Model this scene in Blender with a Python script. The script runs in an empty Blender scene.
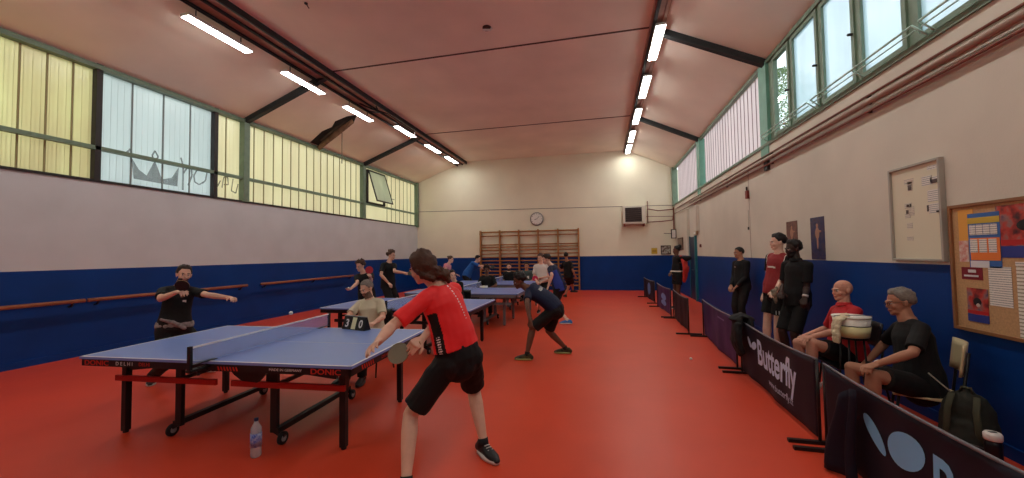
WORLD=2.1; LEDS=34.
import bpy, bmesh, math, random
from mathutils import Vector, Matrix, Quaternion, noise
PI=math.pi
SC=bpy.context.scene; COL=SC.collection
random.seed(7)
V=Vector
# ---------------------------------------------------------------- camera (solved from the photograph)
CF,CTH,CP,CR,CH=385.94,0.2268,0.0382,-0.0149,1.6467
LX,RX,DY,FY=-8.77,3.065,17.39,-5.0      # left wall, right wall, back wall, wall behind the camera
ZB=1.4876                                # top of the blue paint
fwd=V((-math.sin(CTH)*math.cos(CP),math.cos(CTH)*math.cos(CP),math.sin(CP)))
rt0=V((math.cos(CTH),math.sin(CTH),0)); up0=rt0.cross(fwd)
crt=math.cos(CR)*rt0+math.sin(CR)*up0; cup=-math.sin(CR)*rt0+math.cos(CR)*up0
CAM=V((0,0,CH))
def ray(u,v): return (fwd+crt*((u-512)/CF)+cup*(-(v-239)/CF))
def at(u,v,ax,val):
    d=ray(u,v); i='xyz'.index(ax); t=(val-CAM[i])/d[i]; return CAM+d*t
def on_sphere(P,l,u,v,sg=0):
    d=ray(u,v).normalized(); t0=(P-CAM).dot(d); q=CAM+d*t0; h=(q-P).length
    if h>=l or sg==0:
        w=(q-P)
        if sg==0 and h<l and h>1e-6: return P+w.normalized()*l if h>l*.6 else CAM+d*(t0-math.sqrt(l*l-h*h))
        return P+w.normalized()*l
    return CAM+d*(t0+sg*math.sqrt(l*l-h*h))
cam=bpy.data.cameras.new('camera'); cam.sensor_fit='HORIZONTAL'; cam.sensor_width=36; cam.lens=CF/1024*36; cam.clip_end=300; cam.clip_start=.05
co=bpy.data.objects.new('camera',cam); COL.objects.link(co); SC.camera=co
co.matrix_world=Matrix((( crt.x,cup.x,-fwd.x,CAM.x),(crt.y,cup.y,-fwd.y,CAM.y),(crt.z,cup.z,-fwd.z,CAM.z),(0,0,0,1)))
SC.view_settings.view_transform='Standard'; SC.view_settings.look='None'; SC.view_settings.gamma=1; SC.view_settings.use_curve_mapping=False
# ---------------------------------------------------------------- materials
def lin(c):
    if isinstance(c,(tuple,list)): return tuple(lin(x) for x in c[:3])
    c=c/255.; return c/12.92 if c<=.04045 else ((c+.055)/1.055)**2.4
MC={}
def mat(name,rgb,rough=.6,metal=0,spec=.4,var=0,vscale=8,bump=0,bscale=40,var2=None,coat=0,sheen=0):
    if name in MC: return MC[name]
    m=bpy.data.materials.new(name); m.use_nodes=True; nt=m.node_tree; b=nt.nodes['Principled BSDF']
    c=lin(rgb); b.inputs['Base Color'].default_value=(*c,1); b.inputs['Roughness'].default_value=rough
    b.inputs['Metallic'].default_value=metal; b.inputs['Specular IOR Level'].default_value=spec
    b.inputs['Coat Weight'].default_value=coat; b.inputs['Sheen Weight'].default_value=sheen
    tc=nt.nodes.new('ShaderNodeTexCoord')
    if var or var2:
        n=nt.nodes.new('ShaderNodeTexNoise'); n.inputs['Scale'].default_value=vscale; n.inputs['Detail'].default_value=5
        nt.links.new(tc.outputs['Object'],n.inputs['Vector'])
        r=nt.nodes.new('ShaderNodeValToRGB'); r.color_ramp.elements[0].position=.3; r.color_ramp.elements[1].position=.7
        lo=lin(var2) if var2 else tuple(x*(1-var) for x in c)
        hi=c if var2 else tuple(min(1,x*(1+var)) for x in c)
        r.color_ramp.elements[0].color=(*lo,1); r.color_ramp.elements[1].color=(*hi,1)
        nt.links.new(n.outputs['Fac'],r.inputs['Fac']); nt.links.new(r.outputs['Color'],b.inputs['Base Color'])
    if bump:
        n=nt.nodes.new('ShaderNodeTexNoise'); n.inputs['Scale'].default_value=bscale; n.inputs['Detail'].default_value=4
        nt.links.new(tc.outputs['Object'],n.inputs['Vector'])
        bp=nt.nodes.new('ShaderNodeBump'); bp.inputs['Strength'].default_value=bump; bp.inputs['Distance'].default_value=.02
        nt.links.new(n.outputs['Fac'],bp.inputs['Height']); nt.links.new(bp.outputs['Normal'],b.inputs['Normal'])
    MC[name]=m; return m
def emit(name,rgb,st):
    m=bpy.data.materials.new(name); m.use_nodes=True; nt=m.node_tree; nt.nodes.remove(nt.nodes['Principled BSDF'])
    e=nt.nodes.new('ShaderNodeEmission'); e.inputs[0].default_value=(*lin(rgb),1); e.inputs[1].default_value=st
    nt.links.new(e.outputs[0],nt.nodes['Material Output'].inputs[0]); return m
def trans(name,rgb,thru,gl=.15,scale=2.,var=.15,stretch=(1,1,.2),clear=0.):
    """light-passing sheet: translucent + diffuse, optionally partly see-through"""
    m=bpy.data.materials.new(name); m.use_nodes=True; nt=m.node_tree; nt.nodes.remove(nt.nodes['Principled BSDF'])
    c=lin(rgb); tc=nt.nodes.new('ShaderNodeTexCoord'); mp=nt.nodes.new('ShaderNodeMapping'); mp.inputs['Scale'].default_value=stretch
    nt.links.new(tc.outputs['Object'],mp.inputs[0])
    n=nt.nodes.new('ShaderNodeTexNoise'); n.inputs['Scale'].default_value=scale; n.inputs['Detail'].default_value=4; nt.links.new(mp.outputs[0],n.inputs['Vector'])
    r=nt.nodes.new('ShaderNodeValToRGB'); r.color_ramp.elements[0].position=.3; r.color_ramp.elements[1].position=.7
    r.color_ramp.elements[0].color=(*[x*(1-var) for x in c],1); r.color_ramp.elements[1].color=(*[min(1,x*(1+var)) for x in c],1)
    nt.links.new(n.outputs['Fac'],r.inputs['Fac'])
    t=nt.nodes.new('ShaderNodeBsdfTranslucent'); d=nt.nodes.new('ShaderNodeBsdfDiffuse'); g=nt.nodes.new('ShaderNodeBsdfGlossy'); g.inputs['Roughness'].default_value=.25
    nt.links.new(r.outputs[0],t.inputs[0]); nt.links.new(r.outputs[0],d.inputs[0])
    m1=nt.nodes.new('ShaderNodeMixShader'); m1.inputs[0].default_value=thru; nt.links.new(d.outputs[0],m1.inputs[1]); nt.links.new(t.outputs[0],m1.inputs[2])
    m2=nt.nodes.new('ShaderNodeMixShader'); m2.inputs[0].default_value=gl*.3; nt.links.new(m1.outputs[0],m2.inputs[1]); nt.links.new(g.outputs[0],m2.inputs[2])
    out=m2
    if clear:
        tr=nt.nodes.new('ShaderNodeBsdfTransparent'); m3=nt.nodes.new('ShaderNodeMixShader'); m3.inputs[0].default_value=clear
        nt.links.new(m2.outputs[0],m3.inputs[1]); nt.links.new(tr.outputs[0],m3.inputs[2]); out=m3
    nt.links.new(out.outputs[0],nt.nodes['Material Output'].inputs[0]); MC[name]=m; return m
# ---------------------------------------------------------------- mesh building
class MB:
    def __init__(s): s.v=[]; s.f=[]; s.m=[]
    def add(s,vs,fs,mi=0):
        o=len(s.v); s.v+= [V(p) for p in vs]; s.f+=[[i+o for i in f] for f in fs]; s.m+=[mi]*len(fs); return s
    def box(s,x0,x1,y0,y1,z0,z1,mi=0,M=None):
        vs=[V((x,y,z)) for x in (x0,x1) for y in (y0,y1) for z in (z0,z1)]
        if M: vs=[M@p for p in vs]
        return s.add(vs,[(0,1,3,2),(4,6,7,5),(0,4,5,1),(2,3,7,6),(0,2,6,4),(1,5,7,3)],mi)
    def bar(s,a,b,w,h=None,up=(0,0,1),mi=0,inset=0):
        a=V(a);b=V(b);h=h or w; d=(b-a).normalized(); u=V(up); 
        if abs(d.dot(u))>.98: u=V((0,1,0))
        x=d.cross(u).normalized(); z=x.cross(d)
        vs=[p+x*(i*w/2)+z*(j*h/2) for p in (a,b) for i in (-1,1) for j in (-1,1)]
        return s.add(vs,[(0,2,3,1),(4,5,7,6),(0,1,5,4),(2,6,7,3),(0,4,6,2),(1,3,7,5)],mi)
    def tube(s,path,rad,n=10,lat=None,cap='flat',mi=0):
        """lofted rings; rad: number, list of numbers or list of (a,b)"""
        path=[V(p) for p in path]; k=len(path)
        if not isinstance(rad,(list,tuple)): rad=[rad]*k
        R=[(r,r) if not isinstance(r,(tuple,list)) else r for r in rad]
        T=[]
        for i in range(k):
            a=path[max(0,i-1)]; b=path[min(k-1,i+1)]; T.append((b-a).normalized())
        if lat is None:
            u=V((0,0,1)) if abs(T[0].z)<.9 else V((1,0,0)); L=[T[0].cross(u).normalized()]
            for i in range(1,k):
                l=L[-1]-T[i]*L[-1].dot(T[i]); L.append(l.normalized())
        else:
            ls=lat if isinstance(lat,list) else [lat]*k
            L=[(V(l)-T[i]*V(l).dot(T[i])).normalized() for i,l in enumerate(ls)]
        rings=[]
        def ring(c,l,t,ra):
            b=t.cross(l); rings.append([c+l*(ra[0]*math.cos(2*PI*j/n))+b*(ra[1]*math.sin(2*PI*j/n)) for j in range(n)])
        if cap=='round':
            m=(R[0][0]+R[0][1])/2
            for q in (80,50,25): ring(path[0]-T[0]*m*math.sin(math.radians(q)),L[0],T[0],tuple(x*math.cos(math.radians(q)) for x in R[0]))
        for i in range(k): ring(path[i],L[i],T[i],R[i])
        if cap=='round':
            m=(R[-1][0]+R[-1][1])/2
            for q in (25,50,80): ring(path[-1]+T[-1]*m*math.sin(math.radians(q)),L[-1],T[-1],tuple(x*math.cos(math.radians(q)) for x in R[-1]))
        vs=[p for r in rings for p in r]; fs=[]
        for i in range(len(rings)-1):
            for j in range(n):
                a=i*n+j; b=i*n+(j+1)%n; fs.append((a,b,b+n,a+n))
        if cap!='open':
            fs.append(tuple(range(n-1,-1,-1))); fs.append(tuple((len(rings)-1)*n+j for j in range(n)))
        return s.add(vs,fs,mi)
    def ell(s,c,r,M=None,n=14,mi=0):
        """ellipsoid; M = 3x3 frame (columns are the axes)"""
        c=V(c); vs=[];fs=[];h=max(6,n//2+1)
        for i in range(h+1):
            th=PI*i/h
            for j in range(n):
                ph=2*PI*j/n; p=V((r[0]*math.sin(th)*math.cos(ph),r[1]*math.sin(th)*math.sin(ph),r[2]*math.cos(th)))
                vs.append(c+(M@p if M else p))
        for i in range(h):
            for j in range(n):
                a=i*n+j;b=i*n+(j+1)%n; fs.append((a,a+n,b+n,b))
        return s.add(vs,fs,mi)
    def cyl(s,a,b,r,n=16,mi=0,r2=None): return s.tube([a,b],[r,r2 if r2 is not None else r],n=n,mi=mi)
    def poly(s,pts,d,mi=0):
        """prism: polygon extruded by vector d"""
        k=len(pts); d=V(d); vs=[V(p) for p in pts]+[V(p)+d for p in pts]
        return s.add(vs,[tuple(range(k-1,-1,-1)),tuple(range(k,2*k))]+[(i,(i+1)%k,(i+1)%k+k,i+k) for i in range(k)],mi)
    def mesh(s,name,smooth=False):
        me=bpy.data.meshes.new(name); me.from_pydata(s.v,[],s.f)
        for i,p in enumerate(me.polygons): p.material_index=s.m[i]; p.use_smooth=smooth
        bm=bmesh.new(); bm.from_mesh(me); bmesh.ops.recalc_face_normals(bm,faces=bm.faces); bm.to_mesh(me); bm.free()
        return me
    def build(s,name,mats,parent=None,smooth=False,bevel=0,loc=None):
        me=s.mesh(name,smooth)
        for m in (mats if isinstance(mats,(list,tuple)) else [mats]): me.materials.append(m)
        o=bpy.data.objects.new(name,me); COL.objects.link(o)
        if loc is not None:
            l=V(loc); me.transform(Matrix.Translation(-l)); o.location=l
        if parent: o.parent=parent
        if bevel:
            b=o.modifiers.new('bevel','BEVEL'); b.width=bevel; b.segments=2; b.limit_method='ANGLE'
        if smooth=='auto':
            pass
        return o
def empty(name,loc,rz=0):
    o=bpy.data.objects.new(name,None); COL.objects.link(o); o.location=loc; o.rotation_euler=(0,0,rz); o.empty_display_size=.1; return o
def tag(o,label=None,cat=None,group=None,kind=None):
    if label: o['label']=label
    if cat: o['category']=cat
    if group: o['group']=group
    if kind: o['kind']=kind
    return o
def st(name,mb,mats,label=None,smooth=False,bevel=0):
    o=mb.build(name,mats,None,smooth,bevel); o['kind']='structure'
    if label: o['label']=label
    return o
def kids(o): return [c for c in COL.objects if c.parent==o]
def copy_tree(o,parent=None):
    c=o.copy(); COL.objects.link(c)
    if parent: c.parent=parent
    for ch in kids(o): copy_tree(ch,c)
    return c
TSC=bpy.data.scenes.new('workbench')
def evalmesh(o):
    TSC.collection.objects.link(o)
    with bpy.context.temp_override(scene=TSC,view_layer=TSC.view_layers[0]): dg=bpy.context.evaluated_depsgraph_get()
    dg.update()
    return bpy.data.meshes.new_from_object(o.evaluated_get(dg))
def text(body,size,M,material,name,parent=None,bold=0,ext=.0008,spacing=1,align='CENTER',shear=0,sx=1):
    cu=bpy.data.curves.new(name,'FONT'); cu.body=body; cu.size=size; cu.extrude=ext; cu.offset=bold; cu.align_x=align; cu.space_character=spacing; cu.shear=shear; cu.resolution_u=3
    o=bpy.data.objects.new(name,cu)
    me=evalmesh(o); bpy.data.objects.remove(o)
    me.transform(M@Matrix.Diagonal((sx,1,1,1))); me.materials.clear(); me.materials.append(material)
    for p in me.polygons: p.material_index=0
    q=bpy.data.objects.new(name,me); COL.objects.link(q)
    if parent: q.parent=parent
    return q
def frameM(o,x,y):
    x=V(x).normalized(); y=V(y); y=(y-x*y.dot(x)).normalized(); z=x.cross(y)
    return Matrix(((x.x,y.x,z.x,o[0]),(x.y,y.y,z.y,o[1]),(x.z,y.z,z.z,o[2]),(0,0,0,1)))
def remesh(mb,vox,smooth=3,fac=.5,name='m'):
    me=mb.mesh(name); o=bpy.data.objects.new('tmp',me)
    r=o.modifiers.new('r','REMESH'); r.mode='VOXEL'; r.voxel_size=vox; r.adaptivity=0
    if smooth:
        s=o.modifiers.new('s','SMOOTH'); s.iterations=smooth; s.factor=fac
    out=evalmesh(o)
    bpy.data.objects.remove(o); bpy.data.meshes.remove(me); out.name=name
    for p in out.polygons: p.use_smooth=True
    return out
def noisy(me,a,s,seed=0):
    nr=[n.vector.copy() for n in me.vertex_normals]
    for v,vn in zip(me.vertices,nr):
        n=noise.noise(v.co*s+V((seed,seed,seed)))+.5*noise.noise(v.co*s*2.3+V((seed,0,0))); v.co+=vn*(a*n)
# ================================================================ the hall
ZC=6.08; LR=-6.35; RR=1.17; ZS=3.06; ZT=5.18; RS=3.61; RT=5.17
M_cream=mat('cream_plaster',(214,208,194),.85,var=.06,vscale=1.2,bump=.08,bscale=60)
M_creamL=mat('grey_cream_plaster',(202,205,208),.85,var=.05,vscale=1.5,bump=.08,bscale=60)
M_blue=mat('blue_gloss_paint',(0,56,128),.5,spec=.25,var=.10,vscale=1.5,bump=.04,bscale=30)
M_ceil=mat('ceiling_board',(242,230,214),.8,var=.09,vscale=.6)
M_seam=mat('seam_dark',(92,72,62),.8)
M_floor=mat('red_sports_floor',(212,70,42),.4,spec=.35,var=.05,vscale=1.3,bump=.02,bscale=200)
M_green=mat('green_steel',(112,134,114),.5,var=.12,vscale=6)
M_teal=mat('teal_steel',(110,165,145),.5,var=.08,vscale=6)
M_dark=mat('dark_mullion',(48,44,44),.6)
M_beam=mat('dark_beam',(38,44,46),.6,var=.2,vscale=5)
M_rail=mat('brown_girder',(172,140,122),.6,var=.2,vscale=4)
M_black=mat('black_metal',(18,18,20),.45)
M_white=mat('white_paint',(225,225,220),.5)
M_wood=mat('bar_wood',(150,92,60),.45,var=.15,vscale=12)
M_woodl=mat('wallbar_wood',(168,116,66),.5,var=.15,vscale=10)
M_yel=trans('yellow_polycarbonate',(252,244,216),.88,var=.05,scale=1.6)
M_yel2=trans('aged_yellow_polycarbonate',(250,236,198),.85,var=.2,scale=1.1,stretch=(1,1,.35))
M_frost=trans('frosted_pane',(236,244,242),.85,var=.04)
M_pink=trans('pinkish_corrugated_sheet',(230,212,212),.8,var=.06)
M_grey=mat('grey_metal',(150,150,148),.4,metal=.6)
M_rust=mat('rust_pipe',(130,78,66),.6,var=.2,vscale=12)
def glass(name,tint,gl=.08):
    m=bpy.data.materials.new(name); m.use_nodes=True; nt=m.node_tree; nt.nodes.remove(nt.nodes['Principled BSDF'])
    t=nt.nodes.new('ShaderNodeBsdfTransparent'); t.inputs[0].default_value=(*tint,1)
    g=nt.nodes.new('ShaderNodeBsdfGlossy'); g.inputs['Roughness'].default_value=.05
    x=nt.nodes.new('ShaderNodeMixShader'); x.inputs[0].default_value=gl; nt.links.new(t.outputs[0],x.inputs[1]); nt.links.new(g.outputs[0],x.inputs[2])
    nt.links.new(x.outputs[0],nt.nodes['Material Output'].inputs[0]); return m
M_glass=glass('clear_glass',(.93,.97,.97))
# floor
st('floor',MB().box(LX-.3,RX+.3,FY-.3,DY+.3,-.12,0),M_floor,'glossy red sports floor')
# walls: blue paint below, cream above
def two_tone(name,axis,pos,thick,a0,a1,top,blue_mat,cream,inner,label):
    mb=MB()
    for z0,z1,mi in ((0,ZB,0),(ZB,top,1)):
        if axis=='x': mb.box(min(pos,pos+thick),max(pos,pos+thick),a0,a1,z0,z1,mi)
        else: mb.box(a0,a1,min(pos,pos+thick),max(pos,pos+thick),z0,z1,mi)
    return st(name,mb,[blue_mat,cream],label)
two_tone('wall_left','x',LX,-.25,FY,DY,ZS,M_blue,M_creamL,1,'long wall, blue below and grey-cream above, under the yellow clerestory')
two_tone('wall_right','x',RX,.25,FY,DY,RS-.02,M_blue,M_cream,1,'right wall, blue below and cream above')
mb=MB()
mb.box(LX-.25,RX+.25,DY,DY+.25,0,ZB,0)
mb.poly([(LX-.25,DY,ZB),(RX+.25,DY,ZB),(RX+.25,DY,RT-.1),(RX,DY,RT),(RR,DY,ZC),(LR,DY,ZC),(LX,DY,ZT),(LX-.25,DY,ZT-.1)],(0,.25,0),1)
st('wall_back',mb,[M_blue,mat('back_wall_cream',(238,234,212),.85,var=.05,vscale=.8)],'gable wall, blue below and cream above')
mb=MB(); mb.box(LX-.25,RX+.25,FY-.25,FY,0,ZB,0); mb.poly([(LX-.25,FY-.25,ZB),(RX+.25,FY-.25,ZB),(RX+.25,FY-.25,RT-.1),(RR,FY-.25,ZC),(LR,FY-.25,ZC),(LX-.25,FY-.25,ZT-.1)],(0,.25,0),1)
st('wall_front',mb,[M_blue,M_cream])
# ceiling: flat middle, sloping sides
mb=MB()
def slab(a,b): # a,b=(x,z)
    mb.poly([(a[0],FY,a[1]),(b[0],FY,b[1]),(b[0],FY,b[1]+.15),(a[0],FY,a[1]+.15)],(0,DY-FY,0),0)
slab((LR,ZC),(RR,ZC)); slab((LX-.12,ZT-.05),(LR,ZC)); slab((RR,ZC),(RX+.1,RT-.05))
st('ceiling',mb,M_ceil,'board ceiling, flat in the middle and sloping at both sides')
# ceiling seams across the flat part
for i,y in enumerate((-2.05,2.95,7.9,12.95)):
    mb=MB(); mb.box(LR,RR,y-.02,y+.02,ZC-.012,ZC+.005)
    st('trim_%d'%(i+1),mb,M_seam)
tn=[5]
def trim(mb,m,**k):
    o=st('trim_%d'%tn[0],mb,m,**k); tn[0]+=1; return o
# dark beams on the sloping parts (a frame every 5 m)
BY=(-2.05,2.95,7.95,12.95)
def slopeL(x,d=0): return V((x,0,ZC+(x-LR)*(ZC-ZT)/(LR-LX)-d))
def slopeR(x,d=0): return V((x,0,ZC-(x-RR)*(ZC-RT)/(RX-RR)-d))
for y in BY:
    a=slopeL(LX+.02,.06); b=slopeL(LR,.06); a.y=b.y=y; trim(MB().bar(a,b,.12,.13),M_beam,label='dark roof beam down the left slope')
    a=slopeR(RR,.06); b=slopeR(RX-.02,.06); a.y=b.y=y; trim(MB().bar(a,b,.12,.13),M_beam,label='dark roof beam down the right slope')
# longitudinal girders where the slopes meet the flat
mb=MB(); mb.box(-6.62,-6.40,FY,DY-.02,ZC-.13,ZC+.0,0); mb.box(-6.36,-6.22,FY,DY-.02,ZC-.10,ZC-.0,0); mb.box(-6.66,-6.62,FY,DY-.02,ZC-.17,ZC-.10,1); mb.box(-6.40,-6.36,FY,DY-.02,ZC-.15,ZC-.06,1)
mb.box(-6.20,-6.16,FY,DY-.02,ZC-.12,ZC,1)
trim(mb,[M_rail,M_beam],label='brown girder with cable trunking along the left of the ceiling')
mb=MB(); mb.box(1.02,1.30,FY,DY-.02,ZC-.08,ZC,0); mb.box(1.05,1.11,FY,DY-.02,ZC-.13,ZC-.06,1); mb.box(1.22,1.28,FY,DY-.02,ZC-.11,ZC-.07,0)
trim(mb,[M_rail,M_beam],label='girder along the right row of lights')
# cable loops on the left girder
mb=MB(); mb.tube([(-6.55,9.5,5.95),(-6.3,9.7,5.84),(-6.1,10.2,5.86),(-6.12,12.0,5.86),(-6.35,12.4,5.9)],.022,6); mb.tube([(-6.6,10.0,5.9),(-6.2,9.9,5.80),(-6.15,9.7,5.9)],.02,6)
trim(mb,M_black,label='dark cable conduit looping over the left girder')
mb=MB(); mb.tube([(-6.62,FY,5.89),(-6.62,DY-.05,5.89)],.02,6); trim(mb,M_black)
# window band, left: posts, sheets, transoms
WX=LX-.08
posts=[-2.05,2.95,7.95,12.95]
wn=[1]
def window(parts_label,sheet_mb,sheet_mat,frame=None,label=None,smooth=False):
    root=sheet_mb.build('window_%d'%wn[0],sheet_mat,None,smooth); wn[0]+=1; root['kind']='structure'
    if label: root['label']=label
    return root
def sheetL(y0,y1,m,label,seams,ribm=None):
    mb=MB(); n=max(2,int((y1-y0)/.05)); 
    for i in range(n):  # faintly ribbed sheet
        a=y0+(y1-y0)*i/n; b=y0+(y1-y0)*(i+1)/n; dx=.004*(i%2)
        mb.box(WX-.012-dx,WX-dx,a,b,ZS,ZT,0)
    w=window('',mb,m,label=label)
    sm=MB()
    for y in seams: sm.box(WX-.002,WX+.014,y-.012,y+.012,ZS,ZT)
    if seams: sm.build('glazing_bar',ribm or mat('glazing_bar_tan',(150,138,96),.6),w)
    return w
def seq(a,b,s):
    r=[];y=a
    while y<b-.1: r.append(y); y+=s
    return r
sheetL(FY,-2.0,M_yel,'yellow sheet window behind the camera',seq(FY+.3,-2,.31))
sheetL(-2.0,2.9,M_yel,'yellow sheet window beside the camera',seq(-1.7,2.8,.31))
sheetL(3.0,4.98,M_yel2,'aged yellow sheet window left of the frosted one',[3.15,3.45,3.76,4.07,4.38,4.70])
wf=sheetL(5.04,7.16,M_frost,'frosted white window with graffiti on the outside',[5.57,6.12,6.66],mat('glazing_bar_grey',(130,138,136),.6))
sheetL(7.20,7.90,M_yel,'narrow yellow sheet window beside the green post',[7.5])
sheetL(8.0,12.9,M_yel,'long yellow sheet window below the torn ceiling board',seq(8.28,12.9,.31))
sheetL(13.0,17.3,M_yel,'far yellow sheet window with an opened casement',[14.75,15.1,15.45,15.8,16.15,16.5,16.85])
# graffiti on the outside of the frosted pane: crown and letters (dark paint that shows through)
gm=trans('graffiti_paint',(150,148,148),.9,var=.3,scale=9,stretch=(1,1,1),clear=.5)
GX=WX+.004
def gstroke(mb,pts,w):
    pts=[V((GX,a,b)) for a,b in pts]
    for a,b in zip(pts,pts[1:]): mb.bar(a,b,w,.001,up=(1,0,0))
mb=MB()
mb.poly([(GX,5.62,3.22),(GX,6.42,3.2),(GX,6.44,3.62),(GX,6.3,3.36),(GX,6.12,3.30),(GX,5.98,3.66),(GX,5.84,3.32),(GX,5.70,3.42),(GX,5.56,3.66)],(.001,0,0))
gstroke(mb,[(5.98,3.62),(5.93,3.75),(5.98,3.86),(6.04,3.75),(5.98,3.62)],.03)
gstroke(mb,[(5.5,3.70),(5.56,3.78)],.04)
gstroke(mb,[(6.53,3.14),(6.53,3.66),(6.48,3.84)],.035); gstroke(mb,[(6.53,3.5),(6.62,3.66),(6.7,3.66),(6.72,3.5),(6.64,3.26)],.035)
gstroke(mb,[(6.95,3.7),(6.84,3.68),(6.76,3.5),(6.78,3.36),(6.88,3.32),(6.98,3.4)],.03); gstroke(mb,[(6.95,3.7),(7.05,3.62),(7.02,3.44),(6.95,3.36)],.03)
g=mb.build('graffiti',gm,wf)
mb=MB()
gstroke(mb,[(7.28,3.62),(7.24,3.42),(7.3,3.34),(7.38,3.5)],.03); gstroke(mb,[(7.42,3.34),(7.46,3.6),(7.56,3.62),(7.58,3.44),(7.46,3.42)],.03); gstroke(mb,[(7.7,3.6),(7.66,3.3),(7.78,3.26),(7.84,3.5)],.03)
mb.build('graffiti',gm,[o for o in COL.objects if o.name=='window_5'][0])
# green framing
mb=MB()
mb.box(LX-.12,LX+.05,FY,DY-.02,ZT-.10,ZT-.02); trim(mb,M_green,label='green head rail above the left windows')
mb=MB(); mb.box(LX-.06,LX+.03,FY,DY-.02,3.62,3.69); trim(mb,M_green,label='green transom along the left windows')
mb=MB(); mb.box(LX-.25,LX+.02,FY,DY-.02,ZS-.02,ZS+.025); trim(mb,M_dark)
for y in posts: trim(MB().box(LX-.10,LX+.07,y-.08,y+.08,ZS,ZT),M_green,label='green window post')
trim(MB().box(LX-.1,LX+.1,DY-.16,DY-.02,ZS-.05,ZT),M_green,label='green corner post')
for y in (5.01,7.18): trim(MB().box(LX-.1,LX+.03,y-.045,y+.045,ZS,ZT),M_dark,label='dark mullion beside the frosted window')
# opened casement in the far window
c=MB(); y0,y1,z0,z1=13.2,14.45,3.70,5.0
for a in ((y0,y0+.05,z0,z1),(y1-.05,y1,z0,z1),(y0,y1,z0,z0+.05),(y0,y1,z1-.05,z1)): c.box(LX-.05,LX+.04,*a)
cas=st('window_8',c,M_dark,'opened casement in the far yellow window'); wn[0]=9
tilt=Matrix.Translation((LX+.04,0,z1-.02))@Matrix.Rotation(math.radians(-17),4,'Y')@Matrix.Translation((-LX-.04,0,-(z1-.02)))
c=MB()
for a in ((y0+.03,y0+.08,z0,z1),(y1-.08,y1-.03,z0,z1),(y0+.03,y1-.03,z0,z0+.05),(y0+.03,y1-.03,z1-.06,z1)): c.box(LX+.02,LX+.05,*a,M=tilt)
c.build('sash',M_dark,cas)
c=MB().box(LX+.03,LX+.036,y0+.08,y1-.08,z0+.05,z1-.06,M=tilt); c.build('pane',trans('casement_pane',(215,228,220),.7,clear=.4),cas)
c=MB().tube([(LX+.03,y1-.1,z0+.35),(LX+.1,y1+.6,z0+.36)],.012,6); c.build('stay',M_dark,cas)
# right window band
PX=RX+.10
def corr(y0,y1,label):
    mb=MB(); n=int((y1-y0)/.04); p=.04
    for i in range(n):
        a=y0+i*p; 
        x0=PX+.02*math.sin(i*PI/2); x1=PX+.02*math.sin((i+1)*PI/2)
        mb.add([(x0,a,RS),(x1,a+p,RS),(x1,a+p,RT),(x0,a,RT)],[(0,1,2,3)])
    w=window('',mb,M_pink,label=label); 
    sm=MB()
    for y in seq(y0+.15,y1,.22): sm.box(PX-.028,PX-.018,y-.008,y+.008,RS,RT)
    sm.build('glazing_bar',mat('glazing_bar_rose',(150,118,118),.6),w)
    return w
corr(8.1,12.8,'pinkish corrugated sheet window, the near one')
corr(13.25,16.9,'pinkish corrugated sheet window by the corner')
corr(FY,-2.1,'corrugated window behind the camera')
def opening(y0,y1,frosted):
    """glazed casement: frame, pane, catch"""
    f=MB(); z0,z1=RS+.10,RT-.16; w=.06
    for a in ((y0-w,y0,z0-w,z1+w),(y1,y1+w,z0-w,z1+w),(y0,y1,z0-w,z0),(y0,y1,z1,z1+w)): f.box(RX-.02,RX+.05,*a)
    r=st('window_%d'%wn[0],f,M_green,'green framed pane in the right window band'); wn[0]+=1
    MB().box(RX+.01,RX+.016,y0,y1,z0,z1).build('pane',M_glass if not frosted else M_fr2,r)
    k=MB(); k.tube([(RX-.02,y0-.03,z0+.55),(RX-.06,y0-.03,z0+.55)],.018,8,cap='round'); k.build('catch',M_dark,r,True)
    return r
M_fr2=trans('lightly_frosted_glass',(214,236,244),.85,var=.07,scale=3,clear=.38)
ys=[(7.12,7.62),(6.27,6.92),(5.47,6.08),(4.67,5.28),(3.87,4.46),(3.07,3.66),(2.2,2.8),(1.4,2.0),(.6,1.2),(-.2,.4),(-1.0,-.4),(-1.8,-1.2)]
for i,(a,b) in enumerate(ys): opening(a,b,i>0)
# steel between the panes
mb=MB(); 
edges=[7.85]+[v for a,b in ys for v in (b+.06,a-.06)]+[-2.1]
for hi,lo in zip(edges[0::2],edges[1::2]):
    if hi-lo>.02: mb.box(RX-.0,RX+.06,lo,hi,RS,RT)
mb.box(RX,RX+.06,-2.1,7.85,RT-.10,RT); mb.box(RX,RX+.06,-2.1,7.85,RS,RS+.04)
trim(mb,M_green,label='green steel mullions between the right panes')
mb=MB(); mb.box(RX-.04,RX+.04,FY,DY-.02,RT-.09,RT-.02); trim(mb,M_green,label='green head rail above the right windows')
for y in (8.03,13.02,-2.05): trim(MB().box(RX-.05,RX+.12,y-.17,y+.17,RS-.25,RT-.05),M_teal,label='pale green window pillar')
trim(MB().box(RX-.10,RX+.1,DY-.20,DY-.02,RS-.05,RT),M_green,label='green pillar in the right corner')
trim(MB().box(RX-.06,RX+.25,FY,DY-.02,RS-.045,RS+.01),M_green,label='green sill under the right windows')
trim(MB().box(RX-.035,RX,FY,DY-.02,RS-.19,RS-.045),M_cream,label='cream ledge under the right sill')
# skirting
def skirt(name,mb): st(name,mb,M_blue,'blue skirting')
skirt('baseboard_left',MB().box(LX,LX+.02,FY,DY,0,.10))
skirt('baseboard_back',MB().box(LX,RX,DY-.02,DY,0,.10))
skirt('baseboard_right',MB().box(RX-.02,RX,FY,DY,0,.10))
# seam in the back wall
trim(MB().bar((LX,DY-.004,3.77),(RX,DY-.004,3.60),.008,.02),M_seam)
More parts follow.
